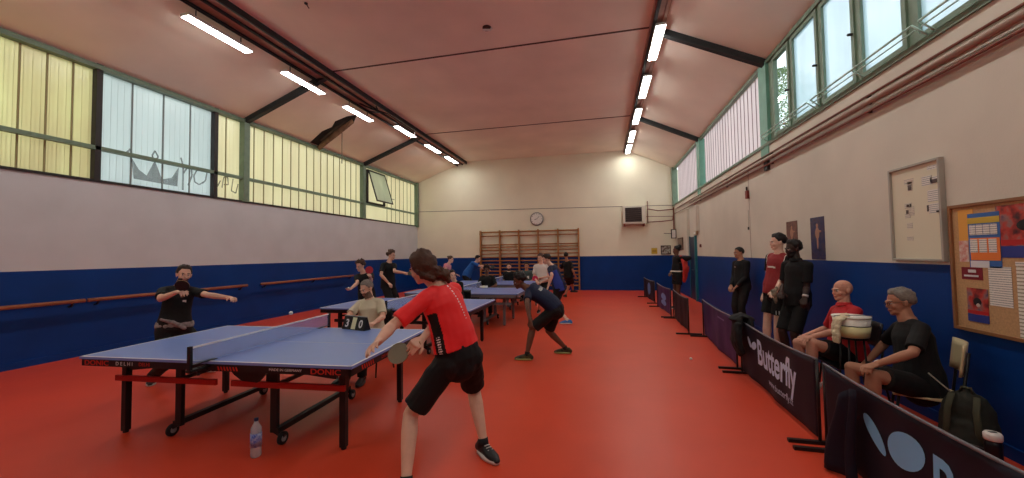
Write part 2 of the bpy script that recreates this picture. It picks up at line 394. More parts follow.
# vertical seams, right wall
trim(MB().box(RX-.004,RX,9.02,9.04,ZB,RS-.2),mat('plaster_seam',(165,150,138),.9))
# outside: ground, trees
tag(MB().box(-60,60,-50,70,-.5,-.15).build('ground',mat('outside_ground',(120,125,110),.9,var=.2,vscale=.5)),kind='structure')
# world
def tree(cx,cy,z0,z1,r,label,seed):
    rr=random.Random(seed); t=empty('tree',(cx,cy,-.15)); tag(t,label,'tree')
    MB().tube([(0,0,0),(.05,0,z0*.6),(0,.1,z0+.8)],[.16,.12,.06],8).build('trunk',mat('bark',(90,76,62),.9),t,True)
    mb=MB(); 
    for i in range(7000):
        a=rr.uniform(0,2*PI); q=rr.uniform(-1,1); rad=r*rr.uniform(.3,1)*math.sqrt(max(.05,1-q*q)); p=V((rad*math.cos(a),rad*math.sin(a),(z0+z1)/2+q*(z1-z0)/2))
        u=V((rr.gauss(0,1),rr.gauss(0,1),rr.gauss(0,1))).normalized(); w=u.orthogonal().normalized(); L=rr.uniform(.05,.11)
        mb.add([p-u*L,p+w*L*.45,p+u*L,p-w*L*.45],[(0,1,2,3)])
    mb.build('foliage',trans('leaf_green',(110,150,90),.5,var=.35,scale=2),t)
p_=at(781,108,'y',21.); tree(p_.x,p_.y,p_.z-2.6,p_.z+2.0,1.9,'leafy green tree outside the first clear pane on the right',5)
# world
w=bpy.data.worlds.new('sky'); SC.world=w; w.use_nodes=True; bg=w.node_tree.nodes['Background']
bg.inputs[0].default_value=(*lin((238,245,250)),1); bg.inputs[1].default_value=WORLD
# ---------------------------------------------------------------- lights
LED=emit('tube_light',(250,249,242),LEDS)
def light(x,y,ln_,label,group):
    r=empty('ceiling_light',(x,y,ZC-.20)); tag(r,label,'ceiling light',group)
    MB().box(-.095,.095,-ln_/2,ln_/2,.0,.05).build('housing',M_white,r)
    MB().box(-.08,.08,-ln_/2+.01,ln_/2-.01,-.012,.001).build('diffuser',LED,r)
    for s in (-1,1): MB().cyl((0,s*ln_*.35,.05),(0,s*ln_*.35,.10 if x>0 else .20),.01,6).build('hanger',M_dark,r)
    return r
ordl=['nearest','second','third','fourth','fifth','sixth']
for i,(x,y) in enumerate([(-6.72,5.55),(-6.72,7.62),(-6.70,9.68),(-6.46,11.95),(-6.46,14.2),(-6.44,16.1)]):
    l=light(x,y,1.22,'long white ceiling light, %s from the camera in the left row'%ordl[i],'ceiling lights of the left row')
    if x<-6.6: l.location.z=5.72
for i,y in enumerate([8.2,10.35,12.55,14.7,16.45]):
    light(1.19,y,1.35,'long white ceiling light, %s from the camera in the right row'%ordl[i],'ceiling lights of the right row')
for y in (3.45,1.3,-.8,-3.0):
    l=light(-6.72,y,1.22,'long white ceiling light out of the frame, left row','ceiling lights behind the camera'); l.location.z=5.72
for y in (6.0,3.85,1.7,-.5,-2.7): light(1.19,y,1.35,'long white ceiling light out of the frame, right row','ceiling lights behind the camera')
# ================================================================ fittings of the hall
M_tabletop=mat('table_blue',(118,146,214),.32,spec=.5,var=.02)
M_tabletop2=mat('table_blue_far',(104,128,200),.35,spec=.5)
M_line=mat('table_white_line',(225,228,232),.4)
M_tblack=mat('table_black',(20,20,22),.45)
M_tred=mat('table_red',(176,30,24),.45)
M_lett_r=mat('red_lettering',(200,50,36),.5); M_lett_w=mat('white_lettering',(215,215,215),.5)
M_rubber=mat('dark_rubber',(30,30,32),.7)
M_net=bpy.data.materials.new('net_mesh'); M_net.use_nodes=True
def _net():
    nt=M_net.node_tree; b=nt.nodes['Principled BSDF']; b.inputs['Base Color'].default_value=(*lin((150,168,215)),1); b.inputs['Roughness'].default_value=.8
    t=nt.nodes.new('ShaderNodeBsdfTransparent'); m=nt.nodes.new('ShaderNodeMixShader'); m.inputs[0].default_value=.38
    nt.links.new(t.outputs[0],m.inputs[1]); nt.links.new(b.outputs[0],m.inputs[2]); nt.links.new(m.outputs[0],nt.nodes['Material Output'].inputs[0])
_net()
def pingpong(cx,cy,rz,label,main=False,frame=M_tblack,group=None,top=M_tabletop,legx=1.17,legy=-.56):
    r=empty('table_tennis_table',(cx,cy,0),rz); tag(r,label,'table tennis table',group)
    L,W,H=1.37,.7625,.76
    for s in (-1,1):
        a,b=(-L,-.004) if s<0 else (.004,L)
        MB().box(a,b,-W,W,H-.022,H).build('tabletop',top,r)
        ln=MB(); z=H+.0012
        ln.box(a,b,-W,-W+.02,z-.001,z); ln.box(a,b,W-.02,W,z-.001,z); ln.box(a,b,-.0015,.0015,z-.001,z)
        e=-L if s<0 else L-.02; ln.box(e,e+.02,-W,W,z-.001,z)
        ln.build('white_line',M_line,r)
        fr=MB(); i=.012; z0=H-.085
        fr.box(a+i,b-i,-W+i,-W+i+.025,z0,H-.023); fr.box(a+i,b-i,W-i-.025,W-i,z0,H-.023)
        ee=-L+i if s<0 else L-i-.025; fr.box(ee,ee+.025,-W+i,W-i,z0,H-.023)
        c=-.03 if s<0 else .005; fr.box(c,c+.025,-W+i,W-i,z0,H-.023)
        fr.build('apron',frame if not main else M_tblack,r)
        for y in (legy,.50):
            ox=legx if s>0 else -legx+.06
            lg=MB().box(ox-.027,ox+.027,y-.027,y+.027,.02,H-.07).build('leg',frame,r,bevel=.004)
            MB().cyl((ox,y,0),(ox,y,.03),.022,12).build('foot',M_rubber,lg)
            il=MB().box(s*.50-.033,s*.50+.033,y-.02,y+.02,.10,H-.07).build('leg',frame,r,bevel=.004)
            MB().bar((s*.50,y*.98,H-.10),(s*1.10,y*.98,H-.16),.03,.03).build('brace',frame,r)
            w=MB(); w.cyl((s*.58-.012,y,.055),(s*.58+.012,y,.055),.055,20); wh=w.build('wheel',M_rubber,r,True)
            MB().cyl((s*.58-.016,y,.055),(s*.58+.016,y,.055),.028,14).build('hub',mat('wheel_hub_grey',(150,150,150),.5),wh)
            MB().bar((s*.50,y,.12),(s*.60,y,.07),.03,.04).build('fork',frame,r)
        MB().bar((s*.53,-.58,.12),(s*.53,.52,.12),.05,.045).build('lower_rail',frame,r)
        MB().bar((s*.53,-.54,.52),(s*.53,.48,.52),.03,.03).build('cross_rail',frame,r)
    for y in (-.585,.525):
        for s in (-1,1):
            MB().box(min(s*.08,s*1.2),max(s*.08,s*1.2),y-.012,y+.012,.495,.545).build('side_rail',M_tred if main else frame,r)
        mb=MB(); mb.poly([(.06,y-.02,H-.09),(.44,y-.02,H-.09),(.44,y-.02,.62),(.36,y-.02,.54),(.20,y-.02,.55),(.12,y-.02,.60)],(0,.03,0))
        mb.build('hinge_plate',M_tblack,r)
    # net and its posts
    n=MB(); n.box(-.002,.002,-.90,.90,H+.005,H+.140); n.build('net',M_net,r)
    MB().box(-.006,.006,-.90,.90,H+.138,H+.1525).build('net_tape',M_line,r)
    for s in (-1,1):
        p=MB(); p.box(-.014,.014,s*.905-.014,s*.905+.014,H-.06,H+.158); p.box(-.03,.03,min(s*.70,s*.92),max(s*.70,s*.92),H-.055,H-.035); p.box(-.03,.03,min(s*.68,s*.90),max(s*.68,s*.90),H+.002,H+.008)
        p.cyl((0,s*.83,H-.10),(0,s*.83,H-.03),.012,10)
        p.build('net_post',M_tblack,r,bevel=.002)
    if main:
        def side_text(body,x,z,size,m,face='near',sx=1,bold=0,shear=0):
            if face=='near': M=frameM((x,-W+.0115,z),(1,0,0),(0,0,1))
            else: M=frameM((L-.0115,x,z),(0,1,0),(0,0,1))
            return text(body,size,M,m,'lettering',r,sx=sx,bold=bold,ext=.001,shear=shear)
        side_text('DONIC',1.13,H-.076,.062,M_lett_r,sx=1.35,bold=.0012); side_text('DONIC',-1.19,H-.076,.062,M_lett_r,sx=1.35,bold=.0012)
        side_text('MADE IN GERMANY',.76,H-.063,.03,M_lett_w,sx=1.15); side_text('D E L H I',-.88,H-.07,.045,M_lett_w,sx=1.1)
        side_text('DELHI',-.66,H-.07,.045,M_lett_r)
        for y0,f in ((.10,'near'),):
            st_=MB()
            for k in range(7): st_.poly([(y0+.03*k,-W+.010,H-.045),(y0+.03*k+.014,-W+.010,H-.045),(y0+.03*k+.026,-W+.010,H-.078),(y0+.03*k+.012,-W+.010,H-.078)],(0,.003,0))
            st_.build('stripes',M_lett_r,r)
        st_=MB()
        for k in range(6): st_.poly([(L-.013,-.60+.035*k,H-.035),(L-.013,-.60+.035*k+.016,H-.035),(L-.013,-.60+.035*k+.03,H-.075),(L-.013,-.60+.035*k+.014,H-.075)],(.004,0,0))
        st_.build('stripes',M_lett_r,r)
        side_text('DELHI SLC',-.16,H-.07,.042,M_lett_r,face='end')
        # wire basket of the net side, seen under the far edge
    return r
M_gframe=mat('grey_table_frame',(120,120,124),.5)
T1=pingpong(-3.387,3.443,.058,'nearest blue table tennis table, with red rails, where the red shirted player stands','table',group=None)
T2=pingpong(-3.41,6.56,0.0,'second table tennis table, behind the umpire in the grey T-shirt',frame=M_tblack,top=M_tabletop2)
T3=pingpong(-3.19,9.10,0.0,'third table tennis table with pale grey legs, left of the crouching player',legx=.98,legy=-.42,frame=M_gframe,top=M_tabletop2)
T4=pingpong(-3.22,11.65,0.0,'farthest table tennis table, before the wall bars',frame=M_gframe,top=M_tabletop2)
# ---- balls
M_ball=mat('white_ball',(240,238,230),.4)
def ball(p,label):
    o=MB().ell((0,0,0),(.02,.02,.02),n=16).build('table_tennis_ball',M_ball,None,True); o.location=p; return tag(o,label,'ball')
p=at(291,313,'y',3.5); ball(p,'white ball in the air above the net of the nearest table')
ball((1.284,6.359,.02),'white ball lying on the open red floor left of the barriers')
ball((2.578,5.467,.02),'white ball on the floor behind the barrier post, near the bald man')
# ---- water bottle
def bottle():
    r=empty('water_bottle',(-2.831,2.70,0)); tag(r,'clear plastic water bottle with blue label on the floor by the nearest table','bottle')
    m=bpy.data.materials.new('clear_plastic'); m.use_nodes=True; b=m.node_tree.nodes['Principled BSDF']; b.inputs['Base Color'].default_value=(.75,.85,.9,1); b.inputs['Roughness'].default_value=.15; b.inputs['Transmission Weight'].default_value=.0; b.inputs['Alpha'].default_value=.42
    MB().tube([(0,0,.0),(0,0,.012),(0,0,.08),(0,0,.09),(0,0,.20),(0,0,.235),(0,0,.275),(0,0,.295)],[.036,.041,.041,.038,.041,.040,.018,.014],20).build('body',m,r,True)
    MB().cyl((0,0,.085),(0,0,.195),.0425,24).build('paper_label',mat('bottle_label',(40,80,190),.4,var2=(200,215,240),vscale=40),r,True)
    MB().cyl((0,0,.29),(0,0,.312),.017,16).build('cap',mat('cap_dark_blue',(30,40,80),.4),r,True)
bottle()
# ---- wall fittings right
def board(name,y0,y1,z0,z1,frame_m,back_m,fw,depth,label,cat,tilt=0):
    r=empty(name,(RX,(y0+y1)/2,z0)); tag(r,label,cat); h=(y1-y0)/2; H=z1-z0
    f=MB(); 
    for a in ((-h,-h+fw,0,H),(h-fw,h,0,H),(-h+fw,h-fw,0,fw),(-h+fw,h-fw,H-fw,H)): f.box(-depth,-.001,*a)
    f.build('frame',frame_m,r,bevel=.003)
    MB().box(-depth*.5,-.002,-h+fw,h-fw,fw,H-fw).build('backing',back_m,r)
    return r,h,H,-depth*.5
def sheet(r,name,xw,y0,y1,z0,z1,m,k=1):
    """paper pinned in the board's local frame; y measured towards the camera side"""
    return MB().box(xw-.0015*k-.0008,xw-.0015*(k-1)-.0004,y0,y1,z0,z1).build(name,m,r)
def lines_mat(name,bg,ink,scale=60,th=.55):
    m=bpy.data.materials.new(name); m.use_nodes=True; nt=m.node_tree; b=nt.nodes['Principled BSDF']; b.inputs['Roughness'].default_value=.6
    tc=nt.nodes.new('ShaderNodeTexCoord'); sp=nt.nodes.new('ShaderNodeSeparateXYZ'); nt.links.new(tc.outputs['Object'],sp.inputs[0])
    mu=nt.nodes.new('ShaderNodeMath'); mu.operation='MULTIPLY'; mu.inputs[1].default_value=scale*2*PI; nt.links.new(sp.outputs['Z'],mu.inputs[0])
    si=nt.nodes.new('ShaderNodeMath'); si.operation='SINE'; nt.links.new(mu.outputs[0],si.inputs[0])
    n=nt.nodes.new('ShaderNodeTexNoise'); n.inputs['Scale'].default_value=90; nt.links.new(tc.outputs['Object'],n.inputs['Vector'])
    ad=nt.nodes.new('ShaderNodeMath'); ad.operation='MULTIPLY'; nt.links.new(si.outputs[0],ad.inputs[0]); nt.links.new(n.outputs['Fac'],ad.inputs[1])
    gt=nt.nodes.new('ShaderNodeMath'); gt.operation='GREATER_THAN'; gt.inputs[1].default_value=th*.5; nt.links.new(ad.outputs[0],gt.inputs[0])
    mx=nt.nodes.new('ShaderNodeMix'); mx.data_type='RGBA'; nt.links.new(gt.outputs[0],mx.inputs[0]); mx.inputs[6].default_value=(*lin(bg),1); mx.inputs[7].default_value=(*lin(ink),1)
    nt.links.new(mx.outputs[2],b.inputs['Base Color']); return m
M_paper=lines_mat('printed_paper',(232,228,220),(150,150,152),55,.6)
M_paper2=lines_mat('printed_paper_small',(220,214,198),(168,162,152),60,.6)
def photo_mat(name,cols,scale=14):
    m=bpy.data.materials.new(name); m.use_nodes=True; nt=m.node_tree; b=nt.nodes['Principled BSDF']; b.inputs['Roughness'].default_value=.35
    tc=nt.nodes.new('ShaderNodeTexCoord'); n=nt.nodes.new('ShaderNodeTexNoise'); n.inputs['Scale'].default_value=scale; n.inputs['Detail'].default_value=3; nt.links.new(tc.outputs['Object'],n.inputs['Vector'])
    r=nt.nodes.new('ShaderNodeValToRGB'); e=r.color_ramp.elements; e[0].position=.3; e[0].color=(*lin(cols[0]),1); e[1].position=.72; e[1].color=(*lin(cols[-1]),1)
    for i,c in enumerate(cols[1:-1]): q=e.new(.3+.42*(i+1)/(len(cols)-1)); q.color=(*lin(c),1)
    nt.links.new(n.outputs['Fac'],r.inputs['Fac']); nt.links.new(r.outputs['Color'],b.inputs['Base Color']); return m
M_alu=mat('aluminium_frame',(172,168,158),.45,metal=.15)
r,h,H,xw=board('notice_board',4.29,4.935,1.515,2.475,M_alu,mat('ivory_backing',(226,220,196),.5),.024,.045,'tall aluminium framed ivory noticeboard above the man with glasses','notice board')
yc=(4.29+4.935)/2; zb=1.515
for (a,b,c,d) in [(4.62,4.74,2.29,2.34),(4.64,4.70,2.22,2.31),(4.66,4.75,2.05,2.10),(4.63,4.69,1.97,2.06),(4.68,4.75,1.95,2.0),(4.66,4.73,1.84,1.90),(4.66,4.74,1.72,1.76)]: sheet(r,'paper_slip',xw,a-yc,b-yc,c-zb,d-zb,M_paper2)
for (a,b,c,d) in [(4.40,4.52,2.24,2.33),(4.32,4.42,2.25,2.31),(4.32,4.46,2.08,2.19),(4.33,4.45,1.97,2.06),(4.32,4.45,2.38,2.42)]: sheet(r,'paper_slip',xw,a-yc,b-yc,c-zb,d-zb,M_paper)
dk=mat('dark_print',(90,80,78),.6)
for (a,b,c,d) in [(4.65,4.69,2.225,2.28),(4.34,4.40,2.25,2.285),(4.45,4.47,1.99,2.05),(4.70,4.73,1.99,2.03),(4.66,4.68,2.06,2.09),(4.69,4.72,2.06,2.085)]: sheet(r,'print_mark',xw,a-yc,b-yc,c-zb,d-zb,dk,3)
MB().cyl((xw-.02,4.34-yc,1.98-zb),(xw,4.34-yc,1.98-zb),.008,10).build('lock',M_dark,r)
r,h,H,xw=board('cork_board',3.25,4.245,.93,2.015,mat('cork_frame_wood',(140,96,62),.5,var=.1),mat('cork',(196,156,112),.85,var=.12,vscale=60),.028,.035,'cork notice board with posters and notices on the right wall','cork board')
yc=(3.25+4.245)/2; zb=.93
B=lambda n,a,b,c,d,m,k=1: sheet(r,n,xw,a-yc,b-yc,c-zb,d-zb,m,k)
B('notice',4.02,4.16,1.70,1.965,mat('orange_notice',(232,170,80),.5),1)
B('notice',4.08,4.165,1.52,1.70,mat('pinkish_notice',(206,120,110),.5,var2=(230,225,215),vscale=30),1)
B('notice',3.80,4.07,1.475,1.925,mat('blue_poster',(60,110,180),.45),2)
B('notice_band',3.80,4.07,1.84,1.89,mat('yellow_band',(206,180,70),.5),3)
B('notice_band',3.805,4.055,1.535,1.72,mat('orange_band',(236,130,60),.5),3)
B('notice_band',3.90,4.06,1.475,1.53,mat('white_corner',(222,222,225),.5),3)
for k in range(4): B('notice_box',3.82+.06*k,3.875+.06*k,1.745,1.83,M_paper,4)
for k in range(3): B('notice_box',3.83+.08*k,3.895+.08*k,1.60,1.71,M_paper,4)
B('notice',3.965,4.155,1.37,1.475,mat('maroon_notice',(130,26,44),.5),1); B('notice_band',4.0,4.13,1.395,1.41,M_lett_w,3); B('notice_band',4.02,4.09,1.43,1.455,M_lett_w,3)
M_sport=photo_mat('sports_poster_print',[(24,26,40),(120,34,40),(190,60,50),(150,110,110),(60,60,110)],9)
def sport(a,b,c,d,k):
    w=b-a; H_=d-c
    B('poster',a,b,c,d,M_sport,k)
    B('poster_band',a,b,c,c+H_*.22,mat('poster_blue_band',(46,60,140),.5),k+1); B('poster_band',a,b,c+H_*.24,c+H_*.34,mat('poster_red_band',(190,36,40),.5),k+1)
    mb=MB(); yy=(a+b)/2-yc; zz=c+H_*.6-zb
    mb.ell((xw-.006*k*.5,yy,zz),(.002,w*.2,H_*.12),n=14); mb.build('poster_figure',mat('figure_dark',(22,22,28),.5),r)
    mb=MB(); mb.ell((xw-.006*k*.5-.002,yy-.01,zz-H_*.1),(.002,w*.1,H_*.06),n=14); mb.build('poster_figure',mat('figure_pale',(200,180,170),.5),r)
sport(3.33,3.83,1.56,1.965,1)
sport(3.93,4.115,1.02,1.30,2)
B('notice',3.735,3.915,1.175,1.487,M_paper,2)
B('notice',3.30,3.70,.95,1.52,lines_mat('faded_list',(232,228,215),(160,150,130),36,.5),1); B('notice',3.40,3.70,1.5,1.53,M_paper,3)
def poster(name,y0,y1,z0,z1,label,cols,sc):
    r=empty(name,(RX,(y0+y1)/2,z0)); tag(r,label,'poster'); h=(y1-y0)/2
    MB().box(-.006,-.001,-h,h,0,z1-z0).build('print',photo_mat(name+'_print',cols,sc),r)
    fig=MB(); q=(z1-z0)
    fig.ell((-.007,0,q*.80),(.0015,h*.16,q*.05)); fig.ell((-.007,0,q*.62),(.0015,h*.30,q*.14)); fig.ell((-.007,.0,q*.40),(.0015,h*.12,q*.16)); fig.ell((-.007,-h*.3,q*.66),(.0015,h*.3,q*.03))
    fig.build('figure',mat(name+'_figure',(176,132,112),.5),r)
    return r
poster('poster',6.265,6.63,1.50,2.112,'larger blue sports poster on the right wall, nearer the ivory board',[(14,22,52),(24,44,100),(70,60,90),(30,30,60)],10)
poster('poster',7.03,7.40,1.60,2.112,'smaller brownish poster on the right wall behind the standing men',[(60,30,30),(120,80,70),(60,40,60)],12)
a=empty('fire_alarm',(RX,9.06,2.74)); tag(a,'small dark red alarm box high on the right wall','alarm box')
MB().box(-.05,0,-.055,.055,0,.17).build('housing',mat('alarm_red',(120,40,34),.5),a,bevel=.008); MB().cyl((-.03,0,.17),(-.03,0,.25),.018,10).build('stem',M_dark,a)
a=empty('wall_switch',(RX,9.10,2.08)); tag(a,'tiny dark switch on the right wall below the red alarm box','switch')
MB().box(-.02,0,-.02,.02,0,.06).build('box',M_dark,a); MB().box(-.006,0,-.005,.005,.06,.42).build('cable',mat('cable_grey',(150,140,130),.6),a)
# pipes along the right wall
def pipe(z,r_,x,m,y1,label):
    mb=MB(); mb.tube([(RX-x,FY,z),(RX-x,y1,z)],r_,10)
    o=tag(mb.build('pipe',m,None,True),label,'pipe')
    b=MB()
    for y in (0,2.6,5.2,7.8,10.4,13.): 
        if y<y1: b.box(RX-x,RX,y-.012,y+.012,z-.012,z+.012)
    b.build('bracket',M_dark,o)
pipe(3.392,.013,.055,M_rust,16.6,'upper thin rust coloured pipe along the right wall')
pipe(3.315,.034,.07,mat('cream_pipe',(176,160,146),.5),14.2,'thick cream pipe between two thin ones along the right wall')
pipe(3.215,.014,.05,M_rust,17.2,'lower thin rust coloured pipe along the right wall')
mb=MB(); mb.box(RX-.05,RX,7.95,8.10,3.13,3.36); trim(mb,M_beam)
# window guards (racks of white rod under the panes)
def rack(y0,y1,label):
    mb=MB(); zo=3.74; xi=RX-.045; xo=RX-.16; k=max(1,round((y1-y0)/.8))
    mb.tube([(xo,y0,zo),(xo,y1,zo)],.011,6); mb.tube([(xo+.02,y0,zo-.05),(xo+.02,y1,zo-.05)],.007,6)
    for i in range(k+1):
        y=y0+(y1-y0)*i/k; mb.tube([(xo,y,zo),(xi,y,zo-.10)],.009,6)
    return tag(mb.build('window_guard',mat('pale_green_rod',(186,222,210),.4),None,True),label,'window guard','rod guards under the right windows')
rack(4.33,6.15,'pale rod guard under the middle right windows'); rack(6.25,7.9,'pale rod guard by the first green pillar on the right'); rack(2.6,4.25,'pale rod guard under the window nearest the top right corner')
# door, right
d=MB(); d.box(RX-.03,RX+.02,13.78,14.62,0.02,2.13); dr=st('door_1',d,mat('navy_door',(10,34,70),.45),'dark blue door near the far right corner')
MB().box(RX-.07,RX+.0,13.70,13.80,0,2.16).build('door_frame',mat('door_teal',(36,112,124),.45),dr); MB().box(RX-.04,RX+.0,14.62,14.68,0,2.16).build('door_frame',mat('door_teal',(36,112,124),.45),dr)
MB().tube([(RX-.06,13.95,1.02),(RX-.10,13.95,1.02),(RX-.10,14.06,1.02)],.01,8).build('door_handle',M_grey,dr)
trim(MB().box(RX-.09,RX,14.68,14.95,ZB,3.12),M_cream,label='cream pilaster by the door'); trim(MB().box(RX-.09,RX,13.3,13.5,2.3,3.12),M_cream)
a=empty('emergency_light',(RX,13.66,2.18)); tag(a,'small pale emergency light above the dark blue door','emergency light')
MB().box(-.07,0,-.15,.15,0,.12).build('housing',mat('beige_plastic',(190,170,140),.5),a,bevel=.01); MB().box(-.075,-.07,-.12,.12,.02,.10).build('lens',M_white,a)
a=empty('wall_socket',(RX,13.2,1.76)); tag(a,'small reddish switch box beside the dark blue door','switch box'); MB().box(-.03,0,-.07,.07,0,.10).build('box',mat('reddish_box',(120,60,56),.5),a,bevel=.005); MB().box(-.035,-.03,-.03,.03,.03,.07).build('button',M_dark,a)
a=empty('picture',(RX,16.35,1.70)); tag(a,'dark framed picture on the right wall beyond the door','picture')
MB().box(-.03,0,-.5,.5,0,.48).build('frame',mat('brown_frame',(70,46,36),.5),a); MB().box(-.034,-.03,-.44,.44,.05,.43).build('print',photo_mat('brown_print',[(60,44,40),(110,84,70),(80,60,50)],6),a)
# ---- back wall
Bk=DY
a=empty('wall_clock',(-2.83,Bk,3.215)); tag(a,'round silver wall clock above the wall bars','clock')
MB().cyl((0,-.06,0),(0,-.001,0),.31,32).build('rim',mat('silver_rim',(150,150,148),.4,metal=.1),a,True); MB().cyl((0,-.064,0),(0,-.058,0),.26,32).build('dial',mat('dial_grey',(236,236,230),.5),a)
m=MB(); 
for k in range(12):
    q=2*PI*k/12; m.bar((.21*math.sin(q),-.066,.21*math.cos(q)),(.245*math.sin(q),-.066,.245*math.cos(q)),.02,.003,up=(0,1,0))
m.build('hour_marks',M_dark,a)
MB().bar((0,-.069,0),(-.11,-.069,-.04),.02,.003,up=(0,1,0)).build('hand',M_dark,a); MB().bar((0,-.072,0),(.13,-.072,.13),.014,.003,up=(0,1,0)).build('hand',M_dark,a)
a=empty('wall_bars',(-3.235,Bk-.02,0)); tag(a,'wide wooden wall bars with five bays on the back wall','wall bars')
xs=[-5.50,-4.57,-3.665,-2.775,-1.875,-.97]
for x in xs: MB().box(x+3.235-.03,x+3.235+.03,-.16,0.01,0,2.74).build('upright',M_woodl,a,bevel=.004)
zr=[2.66,2.48,2.07,1.96,1.82,1.65,1.49,1.33,1.17,1.01,.85,.69,.53,.37,.21]
for i in range(5):
    for j,z in enumerate(zr): MB().tube([(xs[i]+3.265,-.10,z),(xs[i+1]+3.205,-.10,z)],.027 if j else .036,8).build('rung',M_woodl,a,True)
a=empty('fan_heater',(1.39,Bk,2.84)); tag(a,'cream wall heater with a dark louvred grille on the back wall','heater')
MB().box(-.47,.47,-.42,-.05,0,.75).build('casing',M_cream,a,bevel=.01); MB().box(-.37,.30,-.435,-.42,.08,.68).build('grille',mat('grille_dark',(44,38,38),.6),a)
s=MB()
for k in range(7): s.box(-.37,.30,-.45,-.43,.10+.085*k,.118+.085*k)
s.build('louvre',mat('louvre_brown',(90,74,68),.5),a)
for x in (-.4,.4): MB().box(x-.03,x+.03,-.4,0,-.10,0).build('bracket',M_rust,a)
def bp(pts,r_,m,label): return tag(MB().tube(pts,r_,6).build('pipe',m,None,True),label,'pipe')
bp([(1.93,Bk-.15,3.47),(2.4,Bk-.1,3.38),(3.0,Bk-.1,3.42)],.022,M_rust,'upper pipe from the heater to the right corner')
bp([(1.93,Bk-.15,2.90),(2.5,Bk-.1,2.92),(2.95,Bk-.1,2.96),(3.0,Bk-.1,3.3)],.022,M_rust,'lower pipe from the heater to the right corner')
bp([(1.9,Bk-.1,3.15),(3.0,Bk-.1,3.12)],.012,M_rust,'thin middle pipe right of the heater')
bp([(1.96,Bk-.1,2.85),(1.96,Bk-.1,3.80)],.02,M_rust,'upright pipe at the right side of the heater')
bp([(3.0,Bk-.08,2.3),(3.0,Bk-.08,3.5)],.03,M_rust,'upright pipe in the far right corner')
a=empty('framed_photo',(2.66,Bk,1.52)); tag(a,'dark framed photo on the back wall beside the far right corner','picture')
MB().box(-.2,.2,-.03,0,0,.38).build('frame',M_dark,a); MB().box(-.17,.17,-.034,-.03,.03,.35).build('print',photo_mat('team_print',[(60,70,60),(190,190,180),(110,90,80),(40,60,40)],9),a)
a=empty('yellow_notice',(2.2,Bk,1.55)); tag(a,'yellow paper notice on the back wall','notice'); MB().box(-.12,.12,-.006,0,0,.25).build('paper',mat('yellow_paper',(206,180,60),.6),a); MB().box(-.08,.08,-.007,-.006,.08,.17).build('print',mat('yellow_print',(170,140,50),.6),a)
a=empty('hanging_sign',(2.93,Bk-.35,2.18)); tag(a,'small white sign in a dark frame hung by the far right corner','sign')
MB().box(-.10,.10,-.03,.03,0,.38).build('frame',M_dark,a); MB().box(-.07,.07,-.034,.034,.03,.35).build('panel',M_white,a); MB().tube([(0,.03,.2),(0,.35,.2)],.012,6).build('bracket',M_dark,a); MB().tube([(-.1,0,.2),(-.38,0,.22)],.012,6).build('arm',M_dark,a)
# ---- handrails on the left wall
def hrail(y0,y1,z,label,n):
    a=empty('ballet_bar',(LX,(y0+y1)/2,z)); tag(a,label,'wall rail'); h=(y1-y0)/2
    MB().tube([(.12,-h,0),(.12,h,0)],.032,12).build('bar',M_wood,a,True)
    for k in range(n):
        y=-h+.15+(2*h-.3)*k/(n-1); MB().tube([(.02,y,-.09),(.08,y,-.08),(.12,y,-.02)],.018,8).build('bracket',M_black,a,True)
hrail(-1.0,4.83,.955,'wooden wall rail at the far left of the frame',4); hrail(4.87,7.95,.955,'wooden wall rail behind the man in the black T-shirt',3); hrail(8.35,12.2,.955,'wooden wall rail behind the two dark haired players',3)
# ---- torn ceiling board
a=empty('torn_ceiling_board',(-8.0,10.6,5.3)); tag(a,'torn ceiling board hanging down over the yellow windows','broken board')
def on_slope(u,v,d=0.):
    k=(ZC-ZT)/(LR-LX); n=V((-k,0,1)); p0=V((LR,0,ZC-d)); r=ray(u,v); return CAM+r*((p0-CAM).dot(n)/r.dot(n))
def ploc(pts): return [p-V((-8.0,10.6,5.3)) for p in pts]
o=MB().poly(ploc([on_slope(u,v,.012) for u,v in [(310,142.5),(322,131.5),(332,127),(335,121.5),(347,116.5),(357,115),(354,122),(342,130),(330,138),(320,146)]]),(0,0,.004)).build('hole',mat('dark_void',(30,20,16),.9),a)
MB().poly(ploc([on_slope(316,147,.04),on_slope(335,131,.05),on_slope(352,119,.03),on_slope(354,122.5,.10),on_slope(343,131.5,.20),on_slope(331,139.5,.22),on_slope(319.5,150,.16)]),(0,.008,-.008)).build('flap',mat('torn_board',(120,88,66),.8,var=.3,vscale=6),a)
MB().poly(ploc([on_slope(320,140,.03),on_slope(335,127,.03),on_slope(347,120,.03),on_slope(337,129,.09),on_slope(322,141.5,.09)]),(0,.006,-.006)).build('flap',mat('torn_board_dark',(60,44,38),.8,var=.3,vscale=6),a)
p_=on_slope(342,133,.10); q_=V((p_.x,p_.y,p_.z-.95)); MB().tube(ploc([p_,q_]),.012,6).build('hanging_strip',mat('strip_brown',(110,92,80),.6),a)
a=empty('ceiling_sensor',(-2.08,7.10,ZC)); tag(a,'small broken fitting in the flat ceiling','ceiling fitting'); MB().cyl((0,0,-.03),(0,0,0),.085,14).build('base',mat('sensor_dark',(70,40,34),.7),a); MB().tube([(-.08,0,-.03),(.06,.03,-.045),(.10,0,-.03)],.022,8).build('stub',M_white,a)
a=empty('ceiling_hook',(-4.93,5.62,ZC)); tag(a,'tiny dark hook in the flat ceiling near the left girder','ceiling fitting'); MB().cyl((0,0,-.015),(0,0,0),.03,10).build('base',M_dark,a); MB().tube([(0,0,-.01),(.03,.02,-.07),(.06,.0,-.10)],.008,6).build('hook',M_dark,a)
